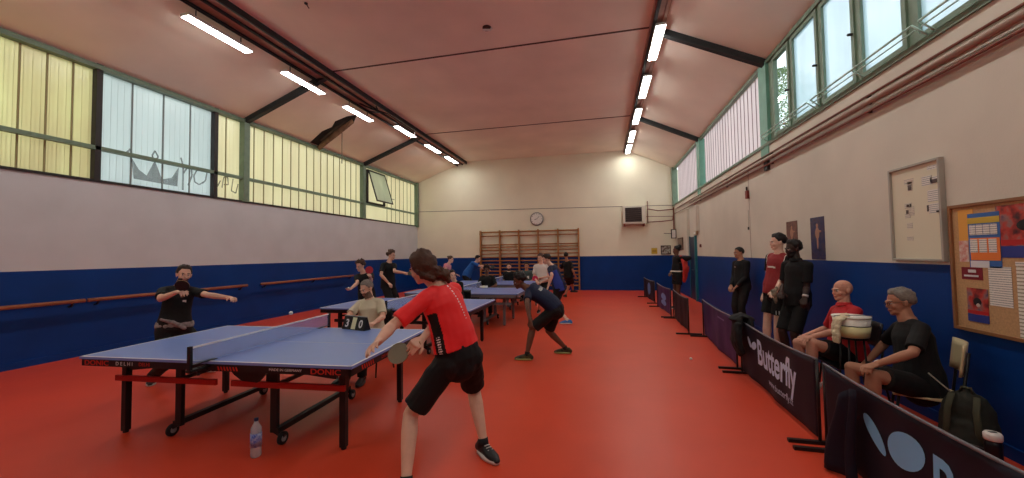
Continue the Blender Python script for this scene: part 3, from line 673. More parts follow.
# ================================================================ barriers
M_post=mat('barrier_post',(22,22,24),.4)
def sheet_mesh(y0,y1,z0,z1,amp,seed,sag=.03,flare=0):
    nx,nz=60,14; vs=[];fs=[]; rnd=random.Random(seed); ph=[rnd.uniform(0,6) for _ in range(5)]
    for i in range(nx+1):
        t=i/nx; y=y0+(y1-y0)*t
        for j in range(nz+1):
            q=j/nz; zt=z1-sag*4*t*(1-t); z=z0+(zt-z0)*q
            w=amp*(math.sin(7*t+ph[0]+q*1.5)*.6+math.sin(17*t+ph[1]-q*2)*.3+math.sin(31*t+ph[2])*.15)*(1-.5*q)
            vs.append((w,y,z))
    for i in range(nx):
        for j in range(nz):
            a=i*(nz+1)+j; fs.append((a,a+1,a+nz+2,a+nz+1))
    return vs,fs
def barrier(x0,y0,x1,y1,cloth,label,seed,marks=None,H=.71,fl=None,group='folding barriers along the right side'):
    """y0 = near end, y1 = far end"""
    d=V((x1-x0,y1-y0,0)); L=d.length; rz=math.atan2(-(x1-x0),(y1-y0))
    r=empty('barrier',(x0,y0,0),rz); tag(r,label,'barrier')
    for y in (.02,L-.02):
        p=MB(); p.tube([(0,y,0.02),(0,y,H)],.013,8); po=p.build('post',M_post,r,True)
        MB().box(-.24,.24,y-.018,y+.018,0,.028).build('foot',M_post,po)
    MB().tube([(0,.02,H)]+[(0,L*k/8,H-.03*4*(k/8)*(1-k/8)) for k in range(1,8)]+[(0,L-.02,H)],.010,8).build('top_rod',mat('top_rod_grey',(110,110,118),.4),r,True)
    vs,fs=sheet_mesh(.04,L-.05,.05,H-.004,.022,seed)
    o=MB().add(vs,fs).build('banner',cloth,r,True)
    so=o.modifiers.new('t','SOLIDIFY'); so.thickness=.004; so.offset=0
    if marks: marks(r,L,seed)
    return r
def cloth(name,rgb,v2): return mat(name,rgb,.6,spec=.2,var2=v2,vscale=3)
C1=cloth('charcoal_cloth',(28,30,48),(20,21,34)); C2=cloth('dark_plum_cloth',(40,34,48),(30,27,38)); C3=cloth('purple_cloth',(78,54,104),(56,42,80)); C4=cloth('dark_slate_cloth',(38,34,48),(28,27,38))
M_pale=mat('pale_blue_print',(120,190,240),.5); M_pale2=mat('pale_print',(196,216,246),.5)
def drape(o,seed,L,off=.006):
    """lay a flat print onto the wavy cloth"""
    rnd=random.Random(seed); ph=[rnd.uniform(0,6) for _ in range(5)]; H=.71
    for v in o.data.vertices:
        y,z=v.co.y,v.co.z; t=(y-.04)/(L-.09); zt=H-.004-.12*t*(1-t); q=(z-.05)/(zt-.05)
        w=.022*(math.sin(7*t+ph[0]+q*1.5)*.6+math.sin(17*t+ph[1]-q*2)*.3+math.sin(31*t+ph[2])*.15)*(1-.5*q)
        v.co.x=w-off+ (v.co.x*0)
def prints(yoff,logo_c,txt,tsize,tz,ty,www):
    def f(r,L,seed):
        # wings mark
        def wing(cy,cz,a,b,ang,nm):
            k=28; vs=[(0,cy,cz)]; ca,sa=math.cos(ang),math.sin(ang); fs=[]; 
            for ring in (.5,1):
                for i in range(k):
                    q=2*PI*i/k; u,v=a*ring*math.cos(q),b*ring*math.sin(q); vs.append((0,cy-(u*ca-v*sa),cz+u*sa+v*ca))
            for i in range(k): fs.append((0,1+i,1+(i+1)%k)); fs.append((1+i,1+k+i,1+k+(i+1)%k,1+(i+1)%k))
            o=MB().add(vs,fs).build(nm,M_pale if yoff else M_pale2,r); drape(o,seed,L)
        for w in logo_c: wing(*w,'wing_mark')
        M=frameM((0,ty,tz),(0,-1,0),(0,0,1))
        t=text(txt,tsize,M,M_pale if yoff else M_pale2,'lettering',r,align='LEFT',bold=.010,ext=0,spacing=1.0,sx=.74); subdiv(t); drape(t,seed,L)
        if www:
            t=text(www[0],www[1],frameM((0,www[2],www[3]),(0,-1,0),(0,0,1)),M_pale2,'lettering',r,align='LEFT',ext=0); drape(t,seed,L)
    return f
def subdiv(o):
    bm=bmesh.new(); bm.from_mesh(o.data)
    for _ in range(2): 
        bmesh.ops.triangulate(bm,faces=bm.faces[:]); bmesh.ops.subdivide_edges(bm,edges=[e for e in bm.edges if e.calc_length()>.03],cuts=1)
    bm.to_mesh(o.data); bm.free()
# local y of a mark = world y - y0 (nearly parallel to the wall)
y0=1.72
barrier(1.70,y0,1.75,3.70,C1,'nearest charcoal barrier with two large pale blue wing shapes',11,prints(1,[(3.085-y0,.415,.135,.052,math.radians(-47)),(2.80-y0,.44,.165,.105,math.radians(22))],'Butterfly',.40,.25,2.60-y0,None))
y0=3.80
barrier(1.765,y0,1.80,5.80,C2,'plum coloured barrier with pale Butterfly lettering, in front of the bald man',12,prints(0,[(5.42-y0,.50,.075,.03,math.radians(-50)),(5.30-y0,.48,.07,.045,math.radians(25))],'Butterfly',.40,.30,5.22-y0,('www.butterfly.tt',.095,4.90-y0,.15)))
def mk3(r,L,seed):
    o=MB().box(0,0.001,.6,1.0,.56,.585).build('faint_print',mat('faint_violet',(120,110,160),.6),r); drape(o,seed,L)
barrier(1.80,5.95,1.88,8.12,C3,'purple barrier beyond the one with the hanging black jacket',13,mk3)
barrier(1.65,8.26,1.70,10.2,C4,'dark slate barrier standing behind the purple one',14)
y0=10.3
def mk5(r,L,seed):
    for z,h in ((.42,.1),(.26,.08)):
        vs=[(0,.9-.3*math.cos(q),z+h*math.sin(q)) for q in [2*PI*i/20 for i in range(20)]]; o=MB().add(vs,[tuple(range(20))]).build('wing_mark',mat('mid_blue_print',(110,150,214),.5),r); drape(o,seed,L,.012)
barrier(1.66,y0,1.60,12.3,C3,'purple barrier with a blue mark, second from the far end',15,mk5)
def mk6(r,L,seed):
    vs=[(0,.9-.3*math.cos(q),.40+.2*math.sin(q)) for q in [2*PI*i/20 for i in range(20)]]; o=MB().add(vs,[tuple(range(20))]).build('wing_mark',mat('mid_blue_print',(110,150,214),.5),r); drape(o,seed,L,.012)
barrier(1.62,13.0,1.50,14.9,C4,'farthest barrier, beyond all the others',16,mk6)
# loose cloth end hanging from the nearest barrier
mb=MB(); vs=[];fs=[]
for i in range(13):
    t=i/12
    for j in range(11):
        q=j/10; vs.append((1.70-.03*math.sin(t*11)*(.35+.65*(1-q))-.09*t*(1-q*.6)-.02, 3.16+.30*t*(1-.4*q)+.02*math.sin(q*5), .02+.66*q-(t**2)*.14*q))
for i in range(12):
    for j in range(10):
        a=i*11+j; fs.append((a,a+1,a+12,a+11))
o=mb.add(vs,fs).build('loose_cloth',C1,None,True); s_=o.modifiers.new('t','SOLIDIFY'); s_.thickness=.004
tag(o,'gathered loose end of charcoal cloth at the post of the nearest barrier','cloth')
# black jacket over the barrier
mb=MB(); rr=random.Random(3)
for s in (-1,1):
    mb.tube([(1.79+s*.06,5.68,.70),(1.79+s*.09,5.66,.45),(1.79+s*.06,5.62,.33)],[(.05,.16),(.05,.17),(.04,.10)],12,lat=(1,0,0),cap='round')
mb.tube([(1.72,5.72,.76),(1.79,5.70,.79),(1.86,5.68,.76)],[(.14,.03),(.15,.035),(.14,.03)],12,lat=(0,1,0),cap='round')
mb.tube([(1.68,5.50,.68),(1.67,5.46,.50),(1.70,5.44,.36)],[.05,.045,.035],10,cap='round')
me=remesh(mb,.012,6); 
for v,vn in zip(me.vertices,[n.vector.copy() for n in me.vertex_normals]): v.co+= vn*(.012*noise.noise(v.co*14))
o=bpy.data.objects.new('jacket',me); COL.objects.link(o); me.materials.append(mat('black_jacket_cloth',(16,16,18),.8)); tag(o,'black jacket slung over the barrier at the right','jacket')
# ================================================================ chairs, bucket, bags
M_cream_pl=mat('cream_plastic',(206,192,150),.45); M_chleg=mat('chair_leg_dark',(30,30,32),.4,metal=.3)
def chair(x,y,face,label,shell=M_cream_pl,group=None,bh=.86,sh=.445):
    sh=max(.40,min(.50,sh))
    """face: direction the sitter looks (radians)"""
    r=empty('chair',(x,y,0),face-PI/2); tag(r,label,'chair',group)
    MB().box(-.21,.21,-.20,.21,sh-.02,sh).build('seat',shell,r,bevel=.01)
    vs=[];fs=[]
    for i in range(9):
        q=(i-4)/4
        for j in range(5):
            z=.60+(bh-.60)*j/4; vs.append((q*.20,-.235+.045*q*q-.03*j/4,z))
    for i in range(8):
        for j in range(4): a=i*5+j; fs.append((a,a+1,a+6,a+5))
    b=MB().add(vs,fs).build('backrest',shell,r,True); s=b.modifiers.new('t','SOLIDIFY'); s.thickness=.014
    for s in (-1,1):
        MB().tube([(s*.19,.22,0),(s*.18,.17,sh-.015)],.011,8).build('leg',M_chleg,r,True)
        MB().tube([(s*.20,-.26,0),(s*.18,-.19,sh-.015),(s*.18,-.24,.80)],.011,8).build('leg',M_chleg,r,True)
    return r
def pail(x,y,z):
    r=empty('bucket',(x,y,z)); tag(r,'white bucket with a dark band beside the bald man','bucket')
    mb=MB().tube([(0,0,0),(0,0,.195)],[.132,.152],28); mb.tube([(0,0,.190),(0,0,.205)],[.158,.158],28); mb.build('body',mat('white_bucket',(250,248,236),.5),r,True)
    MB().tube([(0,0,.112),(0,0,.120)],[.1520,.1528],28).build('band',mat('band_dark',(60,60,70),.5),r,True)
    MB().tube([(0,0,.004),(0,0,.110)],[.1365,.1515],28).build('band',mat('band_yellow',(240,232,176),.5),r,True)
    mb=MB(); mb.tube([(-.10,-.06,.20),(-.165,-.08,.17),(-.18,-.08,.05),(-.175,-.07,-.03)],[(.06,.03),(.065,.03),(.06,.028),(.05,.02)],12,lat=(0,1,0),cap='round'); me=remesh(mb,.007,3); noisy(me,.012,22); q=bpy.data.objects.new('towel',me); COL.objects.link(q); me.materials.append(mat('cream_towel',(226,214,180),.95,bump=.3,bscale=120)); q.location=(x,y,z); tag(q,'cream towel hanging over the rim of the white bucket','towel')
    MB().tube([(.16*math.cos(q),-.10*math.sin(q)-.02,.205+.02*math.sin(q)) for q in [PI*k/10 for k in range(11)]],.004,6).build('handle',M_grey,r,True)
# ================================================================ people
def skin_mat(n,rgb): return mat('skin_'+n,rgb,.55,spec=.35,var=.06,vscale=14)
SK=dict(fair=skin_mat('fair',(222,178,154)),tan=skin_mat('tan',(176,124,98)),pink=skin_mat('pink',(204,148,126)),brown=skin_mat('brown',(104,70,54)),dark=skin_mat('dark',(58,38,32)),light=skin_mat('light',(222,182,160)))
HM=dict(dkbrown=mat('hair_dark_brown',(44,30,24),.6,var=.3,vscale=60),black=mat('hair_black',(20,17,17),.55,var=.3,vscale=60),grey=mat('hair_grey',(126,118,110),.65,var=.25,vscale=60),brown=mat('hair_brown',(74,48,34),.6,var=.3,vscale=60),ltgrey=mat('hair_light_grey',(150,140,124),.65,var=.25,vscale=60))
M_eye=mat('eye_white',(210,204,198),.3); M_iris=mat('iris_dark',(34,24,20),.3); M_lip={}
def dirv(a): return V((math.cos(a),math.sin(a),0))
def slerp(a,b,t): return (a*(1-t)+b*t).normalized()
def ik(A,B,l1,l2,pole):
    d=B-A; L=d.length
    if L>(l1+l2)*.998: B=A+d.normalized()*(l1+l2)*.998; d=B-A; L=d.length
    if L<abs(l1-l2)*1.05+.02: L=abs(l1-l2)*1.05+.02
    n=d.normalized(); a=(l1*l1-l2*l2+L*L)/(2*L); h=math.sqrt(max(0,l1*l1-a*a))
    p=pole-n*pole.dot(n); p=p.normalized() if p.length>1e-4 else n.orthogonal().normalized()
    return A+n*a+p*h, B
def orthobasis(f,u):
    u=V(u).normalized(); f=V(f); f=(f-u*f.dot(u)).normalized(); r=f.cross(u).normalized()
    return Matrix(((r.x,f.x,u.x),(r.y,f.y,u.y),(r.z,f.z,u.z)))  # columns right, front, up
def person(name_label,y,pel,neck,head,s=1.,skin='fair',fh=0,fs=None,hd=None,hp=0,arms=None,legs=None,vox=.007,fat=1.,female=False,
           shirt=None,sleeve=.6,hem=-.16,bottom=None,bl=.8,shoes=None,socks=None,hair='short',hairc='dkbrown',beard=None,beardc=None,glasses=False,vc=False,cap=None,
           paint=None,ssg=0,group=None,wr=.004,bw=1.,collar=None,lw=1.,neck_sg=0,head_sg=0,cloth_vox=None):
    """joints come from pixel + depth and true bone lengths; everything is built at its real size and place"""
    fs=fh if fs is None else fs; hd=fs if hd is None else hd
    P=at(pel[0],pel[1],'y',y) if len(pel)==2 else V(pel)
    if neck_sg: C7=on_sphere(P,.555*s,*neck,sg=neck_sg)
    else:
        d_=ray(*neck).normalized(); C7=CAM+d_*((P-CAM).dot(d_)); P=C7-(C7-P).normalized()*.555*s
    fH,fS=dirv(fh),dirv(fs); spine=(C7-P).normalized()
    up=V((0,0,1)); hup=slerp(up,spine,.55)
    BH=orthobasis(fH,hup); BS=orthobasis(fS,spine); rH,rS=BH.col[0].copy(),BS.col[0].copy(); frH,frS=BH.col[1].copy(),BS.col[1].copy()
    # spine curve
    c1=P+hup*.20*s; c2=C7-spine*.18*s+ (frS*-.01)
    def sp(t):
        if t<0: return P+hup*(t*.555*s)
        return P*(1-t)**3+c1*3*t*(1-t)**2+c2*3*t*t*(1-t)+C7*t**3
    def lat(t): return slerp(rH,rS,max(0,min(1,t)))
    d_=ray(*head).normalized(); HC=CAM+d_*((C7-CAM).dot(d_)); q_=HC-C7; HC=C7+q_.normalized()*max(.145*s,min(.195*s,q_.length)) if not head_sg else on_sphere(C7,.165*s,*head,sg=head_sg)
    fD=dirv(hd)*math.cos(hp)+V((0,0,1))*math.sin(hp)
    nk=(HC-C7).normalized(); hu=slerp(up,nk,.45); hu=(hu+fD*0)
    HB=orthobasis(fD,hu) if abs(hp)<.2 else orthobasis(fD,V((0,0,1))+nk*.3)
    if abs(hp)>=.2:
        f=fD.normalized(); u=(V((0,0,1))-f*f.z).normalized(); r=f.cross(u); HB=Matrix(((r.x,f.x,u.x),(r.y,f.y,u.y),(r.z,f.z,u.z)))
    hs=(1.0 if not female else .96)*(.5+.5*s)
    H=lambda x,y_,z: HC+HB@V((x*hs,y_*hs,z*hs))
    body=MB()
    # torso
    prof=[(-.13,.085,.075),(-.06,.135,.105),(.02,.168,.120),(.14,.165,.115),(.28,.146,.102),(.42,.142,.102),(.58,.150,.108),(.72,.160,.108),(.83,.150,.096),(.91,.112,.078),(.97,.070,.062)]
    if female: prof=[(t,a*(1.0 if t<.2 else .86),b*.92) for t,a,b in prof]
    f_=lambda t:fat if t<.75 else 1
    def belly(t): return frS*(.02*s*(max(0,fat-1)*4)*math.exp(-((t-.3)/.25)**2))
    tp=[sp(t)+belly(t) for t,a,b in prof]; body.tube(tp,[(a*s*(1+.5*(f_(t)-1))*bw,b*s*f_(t)) for t,a,b in prof],16,lat=[lat(t) for t,_,_ in prof],cap='round')
    # neck and head
    body.tube([sp(.93),C7+frS*.012*s,HC+HB@V((0,-.012,-.055))],[.062*s,.056*s*(1.08 if fat>1 else 1),.052*s],12,cap='round')
    Mh=HB
    E=lambda c,r: body.ell(H(*c),tuple(q*hs for q in r),Mh,16)
    E((0,-.012,.028),(.073,.092,.088)); E((0,.018,-.030),(.058,.070,.078)); E((0,.030,-.078),(.040,.048,.034)); E((0,.066,-.092),(.024,.020,.019)); E((0,.045,-.080),(.046,.038,.026))
    E((0,.080,.016),(.050,.014,.012)); E((-.034,.062,-.030),(.022,.02,.024)); E((.034,.062,-.030),(.022,.02,.024))
    body.tube([H(0,.088,.010),H(0,.091,-.012),H(0,.097,-.028)],[.007*hs,.008*hs,.010*hs],8,cap='round'); E((0,.088,-.032),(.015,.010,.008))
    E((0,.085,-.058),(.022,.010,.006)); E((0,.084,-.067),(.020,.010,.007))
    for q in (-1,1):
        E((q*.030,.076,-.002),(.012,.011,.009)); E((q*.074,-.008,-.010),(.009,.018,.030)); E((q*.078,-.016,.004),(.010,.012,.018))
    # shoulders & arms
    SH={}
    arms=arms or {}
    HD={}
    for sd,k in ((-1,'l'),(1,'r')):
        A=sp(.855)+lat(.9)*(sd*.160*s*(.88 if female else 1))+frS*.0
        ap=arms.get(k,{})
        if 'sh' in ap: A=A+spine*ap['sh'][2]*s+frS*ap['sh'][1]*s+rS*ap['sh'][0]*s
        ua,fa=.29*s,.255*s
        if 'wl' in ap or 'wv' in ap:
            if 'wl' in ap:
                f,l,u=ap['wl']; W=A+frS_h(fS)*f*s+frS_l(fS)*l*s+up*u*s
            else: W=V(ap['wv'])
            pf,pl,pu=ap.get('pole',(-.4,(-.5 if sd>0 else .5),-1)); Ej,W=ik(A,W,ua,fa,fS*pf+V((-fS.y,fS.x,0))*pl+up*pu)
        else:
            e=ap.get('e'); w=ap.get('w')
            if e is None: Ej=A+(-up*1+fS*.1+rS*sd*.12).normalized()*ua; W=Ej+(-up*1+fS*.25).normalized()*fa
            else:
                Ej=on_sphere(A,ua,e[0],e[1],e[2]); W=on_sphere(Ej,fa,w[0],w[1],w[2])
        SH[k]=(A,Ej,W)
        m=A.lerp(Ej,.5)
        body.tube([sp(.91)+lat(.9)*sd*.05*s,A],[.052*s,.050*s],10,cap='round')
        body.tube([A,A.lerp(Ej,.3),m,Ej],[.050*s,.048*s,.043*s,.036*s],12,cap='round')
        body.tube([Ej,Ej.lerp(W,.25),Ej.lerp(W,.65),W],[.036*s,.040*s,.031*s,.024*s],12,cap='round')
        # hand: palm + five fingers
        fd=(W-Ej).normalized(); hdv=ap.get('hd'); 
        if hdv is not None: fd=(fd*.3+(on_sphere(W,.18*s,hdv[0],hdv[1],hdv[2])-W).normalized()).normalized()
        pn=V(ap.get('pn',(0,0,-1))); pn=(pn-fd*pn.dot(fd)); pn=pn.normalized() if pn.length>.05 else fd.orthogonal().normalized()
        la=pn.cross(fd).normalized()          # across the palm
        th=-sd*la if ap.get('flip') else sd*la*1.0
        # thumb side: for a hand with palm normal pn and fingers fd
        th=la*(1 if sd<0 else -1)*(-1 if ap.get('flip') else 1)
        curl=ap.get('curl',.35)
        hl=.185*s; pc=W+fd*.045*s
        body.tube([W-fd*.01,W+fd*.035*s,W+fd*.085*s],[(.028*s,.020*s),(.040*s,.016*s),(.043*s,.014*s)],12,lat=la,cap='round')
        for i,(off,fl) in enumerate(((.031,.070),(.011,.080),(-.010,.074),(-.030,.058))):
            b0=W+fd*(.088-.004*abs(i-1))*s+th*off*s; d=(fd+th*off*3).normalized(); pts=[b0-d*.01*s]; rr_=[.0098*s]
            for j,(sg,cu) in enumerate(((.45,.5),(.30,1.0),(.25,.9))):
                ax=curl*cu*(1+.12*i); d=(d*math.cos(ax)+pn*math.sin(ax)).normalized(); pts.append(pts[-1]+d*fl*sg*s*1.05); rr_.append((.0095-.0009*j)*s)
            body.tube(pts,rr_,8,cap='round')
        b0=W+fd*.030*s+th*.030*s+pn*.004; d=(th*.75+fd*.75+pn*.25).normalized(); p2=b0+d*.038*s; d2=(d*.6+fd*.6+pn*(.2+curl*.6)).normalized()
        body.tube([b0-d*.012,b0,p2,p2+d2*.030*s],[.014*s,.0125*s,.0115*s,.0095*s],8,cap='round')
        HD[k]=(W,fd,pn,la,th)
    # legs
    LG={}
    legs=legs or {}
    for sd,k in ((-1,'l'),(1,'r')):
        A=P+rH*(sd*.092*s)-hup*.01*s; lp=legs.get(k,{})
        th_,sh_=.43*s,.41*s
        if 'k' in lp:
            K=on_sphere(A,th_,*lp['k']); 
            Bn=on_sphere(K,sh_,*lp['a']) if 'a' in lp else K+V(lp.get('av',(0,0,-1))).normalized()*sh_
        else:
            if 'g' in lp: g=at(lp['g'][0],lp['g'][1],'z',0.); Bn=V((g.x,g.y,.085*s+lp.get('lift',0)))
            else:
                f,l,u=lp.get('al',(0,.10*(-sd),.085)); Bn=V((P.x,P.y,0))+fH*f*s+V((-fH.y,fH.x,0))*l*s+up*u*s
            pf=lp.get('pole',(1,0,0)); K,Bn=ik(A,Bn,th_,sh_,fH*pf[0]+V((-fH.y,fH.x,0))*pf[1]+up*pf[2])
        fa_=lp.get('fa',fh-(.25*sd)); F=dirv(fa_)
        LG[k]=(A,K,Bn,F)
        w=fat*.5+.5
        body.tube([A,A.lerp(K,.35),A.lerp(K,.75),K],[.088*s*w,.078*s*w,.060*s,.052*s],14,cap='round')
        body.tube([K,K.lerp(Bn,.28),K.lerp(Bn,.6),K.lerp(Bn,.88),Bn],[.051*s,.056*s,.045*s,.034*s,.034*s],14,cap='round')
        body.tube([K+F*.012*s-up*0,K+F*.014*s+(Bn-K).normalized()*.03],[.042*s,.036*s],8,cap='round')
        body.tube([Bn,Bn-up*.045*s+F*.02*s,Bn+F*.12*s-up*.058*s,Bn+F*.165*s-up*.065*s],[.034*s,.036*s,.026*s,.018*s],10,cap='round')
    base=V((P.x,P.y,0))
    lows=[LG[k][2].z for k in LG]
    me=remesh(body,vox,2 if vox<.007 else 2,.45,'person')
    me.transform(Matrix.Translation(-base))
    o=bpy.data.objects.new('person',me); COL.objects.link(o); o.location=base; tag(o,name_label,'person',group)
    mats=[SK[skin],M_eye,M_iris,HM[hairc],mat('lip_'+skin,tuple(int(q*k) for q,k in zip({'fair':(190,120,108),'tan':(150,90,80),'pink':(186,110,100),'brown':(90,54,46),'dark':(60,36,32),'light':(200,130,120)}[skin],(1,1,1))),.45)]
    mats.append(HM[beardc or hairc])
    for m in mats: me.materials.append(m)
    HBi=HB.transposed(); hc=HC-base
    for p in me.polygons:
        q=HBi@(p.center-hc)/hs
        if q.length<.16:
            x,yy,z=q; ax=abs(x)
            if yy>.065:
                if (ax-.030)**2+(z+.002)**2<.010**2*1.0: p.material_index=1
                if (ax-.030)**2+(z+.002)**2<.0062**2 and yy>.07: p.material_index=2
                if .014<ax<.046 and .014<z<.023: p.material_index=3
            if yy>.074 and ax<.021 and -.071<z<-.056: p.material_index=4
            if beard and yy>-.0 and z<-.030 and not (ax<.017 and z>-.042) and p.material_index==0 and yy>.0+.0:
                if z<-.044 or (ax>.05 and z<-.036): 
                    if z>-.125: p.material_index=5 if beard==1 else 0
                    if beard==2 and (z<-.05): p.material_index=5
    def child(mb,nm,m,v=None,sm=3,ns=None,sc=9,parent=o,raw=False):
        if raw: c=mb.mesh(nm,True)
        else: c=remesh(mb,v or cloth_vox or max(vox,.008),sm,.5,nm)
        if ns: noisy(c,ns,sc,len(name_label))
        c.transform(Matrix.Translation(-base)); ob=bpy.data.objects.new(nm,c); COL.objects.link(ob); ob.parent=parent
        for q in (m if isinstance(m,(list,tuple)) else [m]): c.materials.append(q)
        return ob
    res=dict(o=o,HC=HC,HB=HB,C7=C7,P=P,SH=SH,HD=HD,LG=LG,sp=sp,rS=rS,frS=frS,spine=spine,base=base,s=s,child=child,hs=hs)
    # shirt
    if shirt:
        mb=MB(); g=.014*s
        ts=[hem]+[t for t in (-.04,.06,.18,.32,.46,.60,.72,.83,.90,.955) if t>hem+.03]
        def pr_(t):
            for (t0,a0,b0),(t1,a1,b1) in zip(prof,prof[1:]):
                if t0<=t<=t1: q=(t-t0)/(t1-t0); return a0+(a1-a0)*q,b0+(b1-b0)*q
            return (prof[0][1],prof[0][2]) if t<prof[0][0] else (prof[-1][1],prof[-1][2])
        rad=[]
        for t in ts:
            a,b=pr_(max(t,.03)); ex=g*(1.5 if t<.45 else 1.0)
            if t<.5: a=max(a,.152 if hem>0 or t>.3 else .168); b=max(b,.112 if hem>0 or t>.3 else .130)
            if t>.88: a,b=a*1.0,b*1.0; ex=.008
            rad.append(((a*(1+.5*(f_(t)-1))*bw)*s+ex,b*s*f_(t)+ex))
        mb.tube([sp(t)+belly(t) for t in ts],rad,20,lat=[lat(t) for t in ts],cap='flat')
        for k,sd in (('l',-1),('r',1)):
            A,Ej,W=SH[k]
            mb.tube([sp(.90)+lat(.9)*sd*.05*s,A],[.058*s,.060*s],12,cap='round')
            if sleeve<=1: E2=A.lerp(Ej,sleeve); mb.tube([A,A.lerp(Ej,sleeve*.5),E2],[.060*s,.060*s,.062*s],14,cap='flat')
            else:
                mb.tube([A,A.lerp(Ej,.5),Ej],[.060*s,.056*s,.050*s],12,cap='round'); mb.tube([Ej,Ej.lerp(W,.95)],[.052*s,.038*s],12,cap='flat')
        so=child(mb,'shirt' if not isinstance(shirt,list) else 'shirt',shirt,ns=wr)
        if paint:
            R_=Matrix((rS,frS,spine)); 
            for p in so.data.polygons:
                q=p.center+base-P; loc=(q.dot(rS)/s,q.dot(frS)/s,q.dot(spine)/(.555*s)); p.material_index=paint(loc,p)
        res['shirt']=so
        if collar:
            mb=MB(); mb.tube([C7-spine*.02*s+frS*.01,C7+spine*.02*s+frS*.012],[.080*s,.066*s],16); child(mb,'collar',collar,v=.006,parent=so)
    if bottom:
        mb=MB(); ts=[-.17,-.08,.0,.10,.21]; rad=[(.10,.10),(.145,.125),(.176,.138),(.172,.132),(.164,.124)]
        mb.tube([sp(t)+belly(t) for t in ts],[(a*s*(1+.5*(fat-1))*bw,b*s*(1+.7*(fat-1))) for a,b in rad],18,lat=[lat(t) for t in ts],cap='flat')
        mb.ell(P-hup*.05*s,(.15*s,.125*s,.125*s),BH,14)
        for k in LG:
            A,K,Bn,F=LG[k]
            mb.ell(A-hup*.01*s,(.102*s*w*lw,.116*s*w*lw,.112*s),BH,14)
            if bl<=1: mb.tube([A+(A-K).normalized()*.02,A.lerp(K,bl*.5),A.lerp(K,bl)],[.098*s*w*lw,.096*s*w*lw,.094*s*lw],16,cap='flat')
            else: mb.tube([A+(A-K).normalized()*.02,A.lerp(K,.5),K],[.102*s*w,.088*s*w,.072*s],14,cap='round'); mb.tube([K,K.lerp(Bn,.5),K.lerp(Bn,1.0)],[.072*s,.066*s,.060*s],14,cap='flat')
        res['bottom']=child(mb,'shorts' if bl<=1 else 'trousers',bottom,ns=wr,sc=11)
    if shoes:
        for k in LG:
            A,K,Bn,F=LG[k]; R=V((F.y,-F.x,0)); an=Bn
            g=an-up*.082*s
            mb=MB(); mb.tube([g+F*q[0]*s+up*q[1]*s for q in ((-.068,.040),(-.03,.048),(.03,.050),(.09,.040),(.14,.032),(.175,.024))],[(.034*s,.036*s),(.038*s,.044*s),(.040*s,.042*s),(.045*s,.034*s),(.043*s,.026*s),(.026*s,.018*s)],14,lat=R,cap='round')
            mb.tube([g+F*-.025*s+up*.05*s,g+F*-.028*s+up*.095*s],[(.040*s,.050*s),(.038*s,.045*s)],12,lat=R)
            sh=child(mb,'shoe',shoes[0],v=max(.006,vox),sm=2)
            mb=MB(); n=20; pts=[]
            for i in range(n):
                q=2*PI*i/n; c,s_=math.cos(q),math.sin(q); pts.append(g+F*(.052+.142*c)*s+R*(.047*s_*(1.05-.12*c*0+(.06 if c>0 else -.06)))*s+up*.002)
            mb.poly(pts,up*.024*s); child(mb,'sole',shoes[1],parent=sh,raw=True)
            if vox<=.006 or True:
                mb=MB(); 
                for i in range(3): mb.tube([g+F*(.045+.022*i)*s-R*.022*s+up*(.088-.009*i)*s,g+F*(.045+.022*i)*s+R*.022*s+up*(.088-.009*i)*s],.004,5)
                if vox<=.006: child(mb,'laces',shoes[1],parent=sh,raw=True)
            if socks:
                mb=MB(); mb.tube([Bn-up*.02*s,Bn.lerp(K,.10+.0)],[.040*s,.040*s],12); child(mb,'sock',socks,raw=True)
    # hair
    if hair:
        th_={'buzz':.006,'short':.017,'curly':.028,'bob':.02,'long':.020,'bun':.014,'cap':.014,'bald':.0}[hair]
        n1,n2=36,24; vs=[];fs_=[]
        c=V((0,-.012,.028)); rr=V((.073,.092,.088))
        for i in range(n2+1):
            t=PI*i/n2
            for j in range(n1):
                ph=2*PI*j/n1; d=V((math.sin(t)*math.cos(ph),math.sin(t)*math.sin(ph),math.cos(t)))
                p=V((d.x*rr.x,d.y*rr.y,d.z*rr.z)); x,y_,z=p.x,p.y,p.z
                fr=max(-1,min(1,y_/rr.y))
                # hair line height by direction: front high, sides mid, nape low
                line=.043 if fr>.66 else (-.030+.073*max(0,(fr-.26))/.4 if fr>.26 else (-.030-.045*max(0,-fr)))
                if hair=='bald': line=.30
                if hair in('long','bob') and fr<.35: line=-.09
                k=max(0,min(1,(z-line+.006*noise.noise(p*60))/.010))
                nn=noise.noise(p*38+V((len(name_label),0,0)))
                if hair=='curly': nn*=1.9
                rp=max(0,min(1,(z-line)/.05)); g_=(.004+th_*rp*(1+.8*nn+.3*noise.noise(p*90))*(.7+.3*max(0,z/.088)+ (.2 if fr<0 else 0)))
                sc_=(1+g_/.085) if k>0 else 1
                sc_=.86+(sc_-.86)*k
                vs.append(H(*(c+p*sc_)))
        for i in range(n2):
            for j in range(n1): a=i*n1+j;b=i*n1+(j+1)%n1; fs_.append((a,a+n1,b+n1,b))
        mb=MB().add(vs,fs_)
        if hair!='bald':
            res['hair']=child(mb,'hair',HM[hairc],raw=True)
    if glasses:
        mb=MB()
        for q in (-1,1): mb.tube([H(q*.031+.019*math.cos(a),.093,-.003+.014*math.sin(a)) for a in [2*PI*i/14 for i in range(15)]],.0018,5)
        mb.tube([H(-.012,.095,0),H(.012,.095,0)],.0018,5)
        for q in (-1,1): mb.tube([H(q*.050,.092,.002),H(q*.078,.04,.004),H(q*.082,-.01,.002)],.0018,5)
        child(mb,'glasses',M_black,raw=True)
    return res
def frS_h(f): return f
def frS_l(f): return V((-f.y,f.x,0))
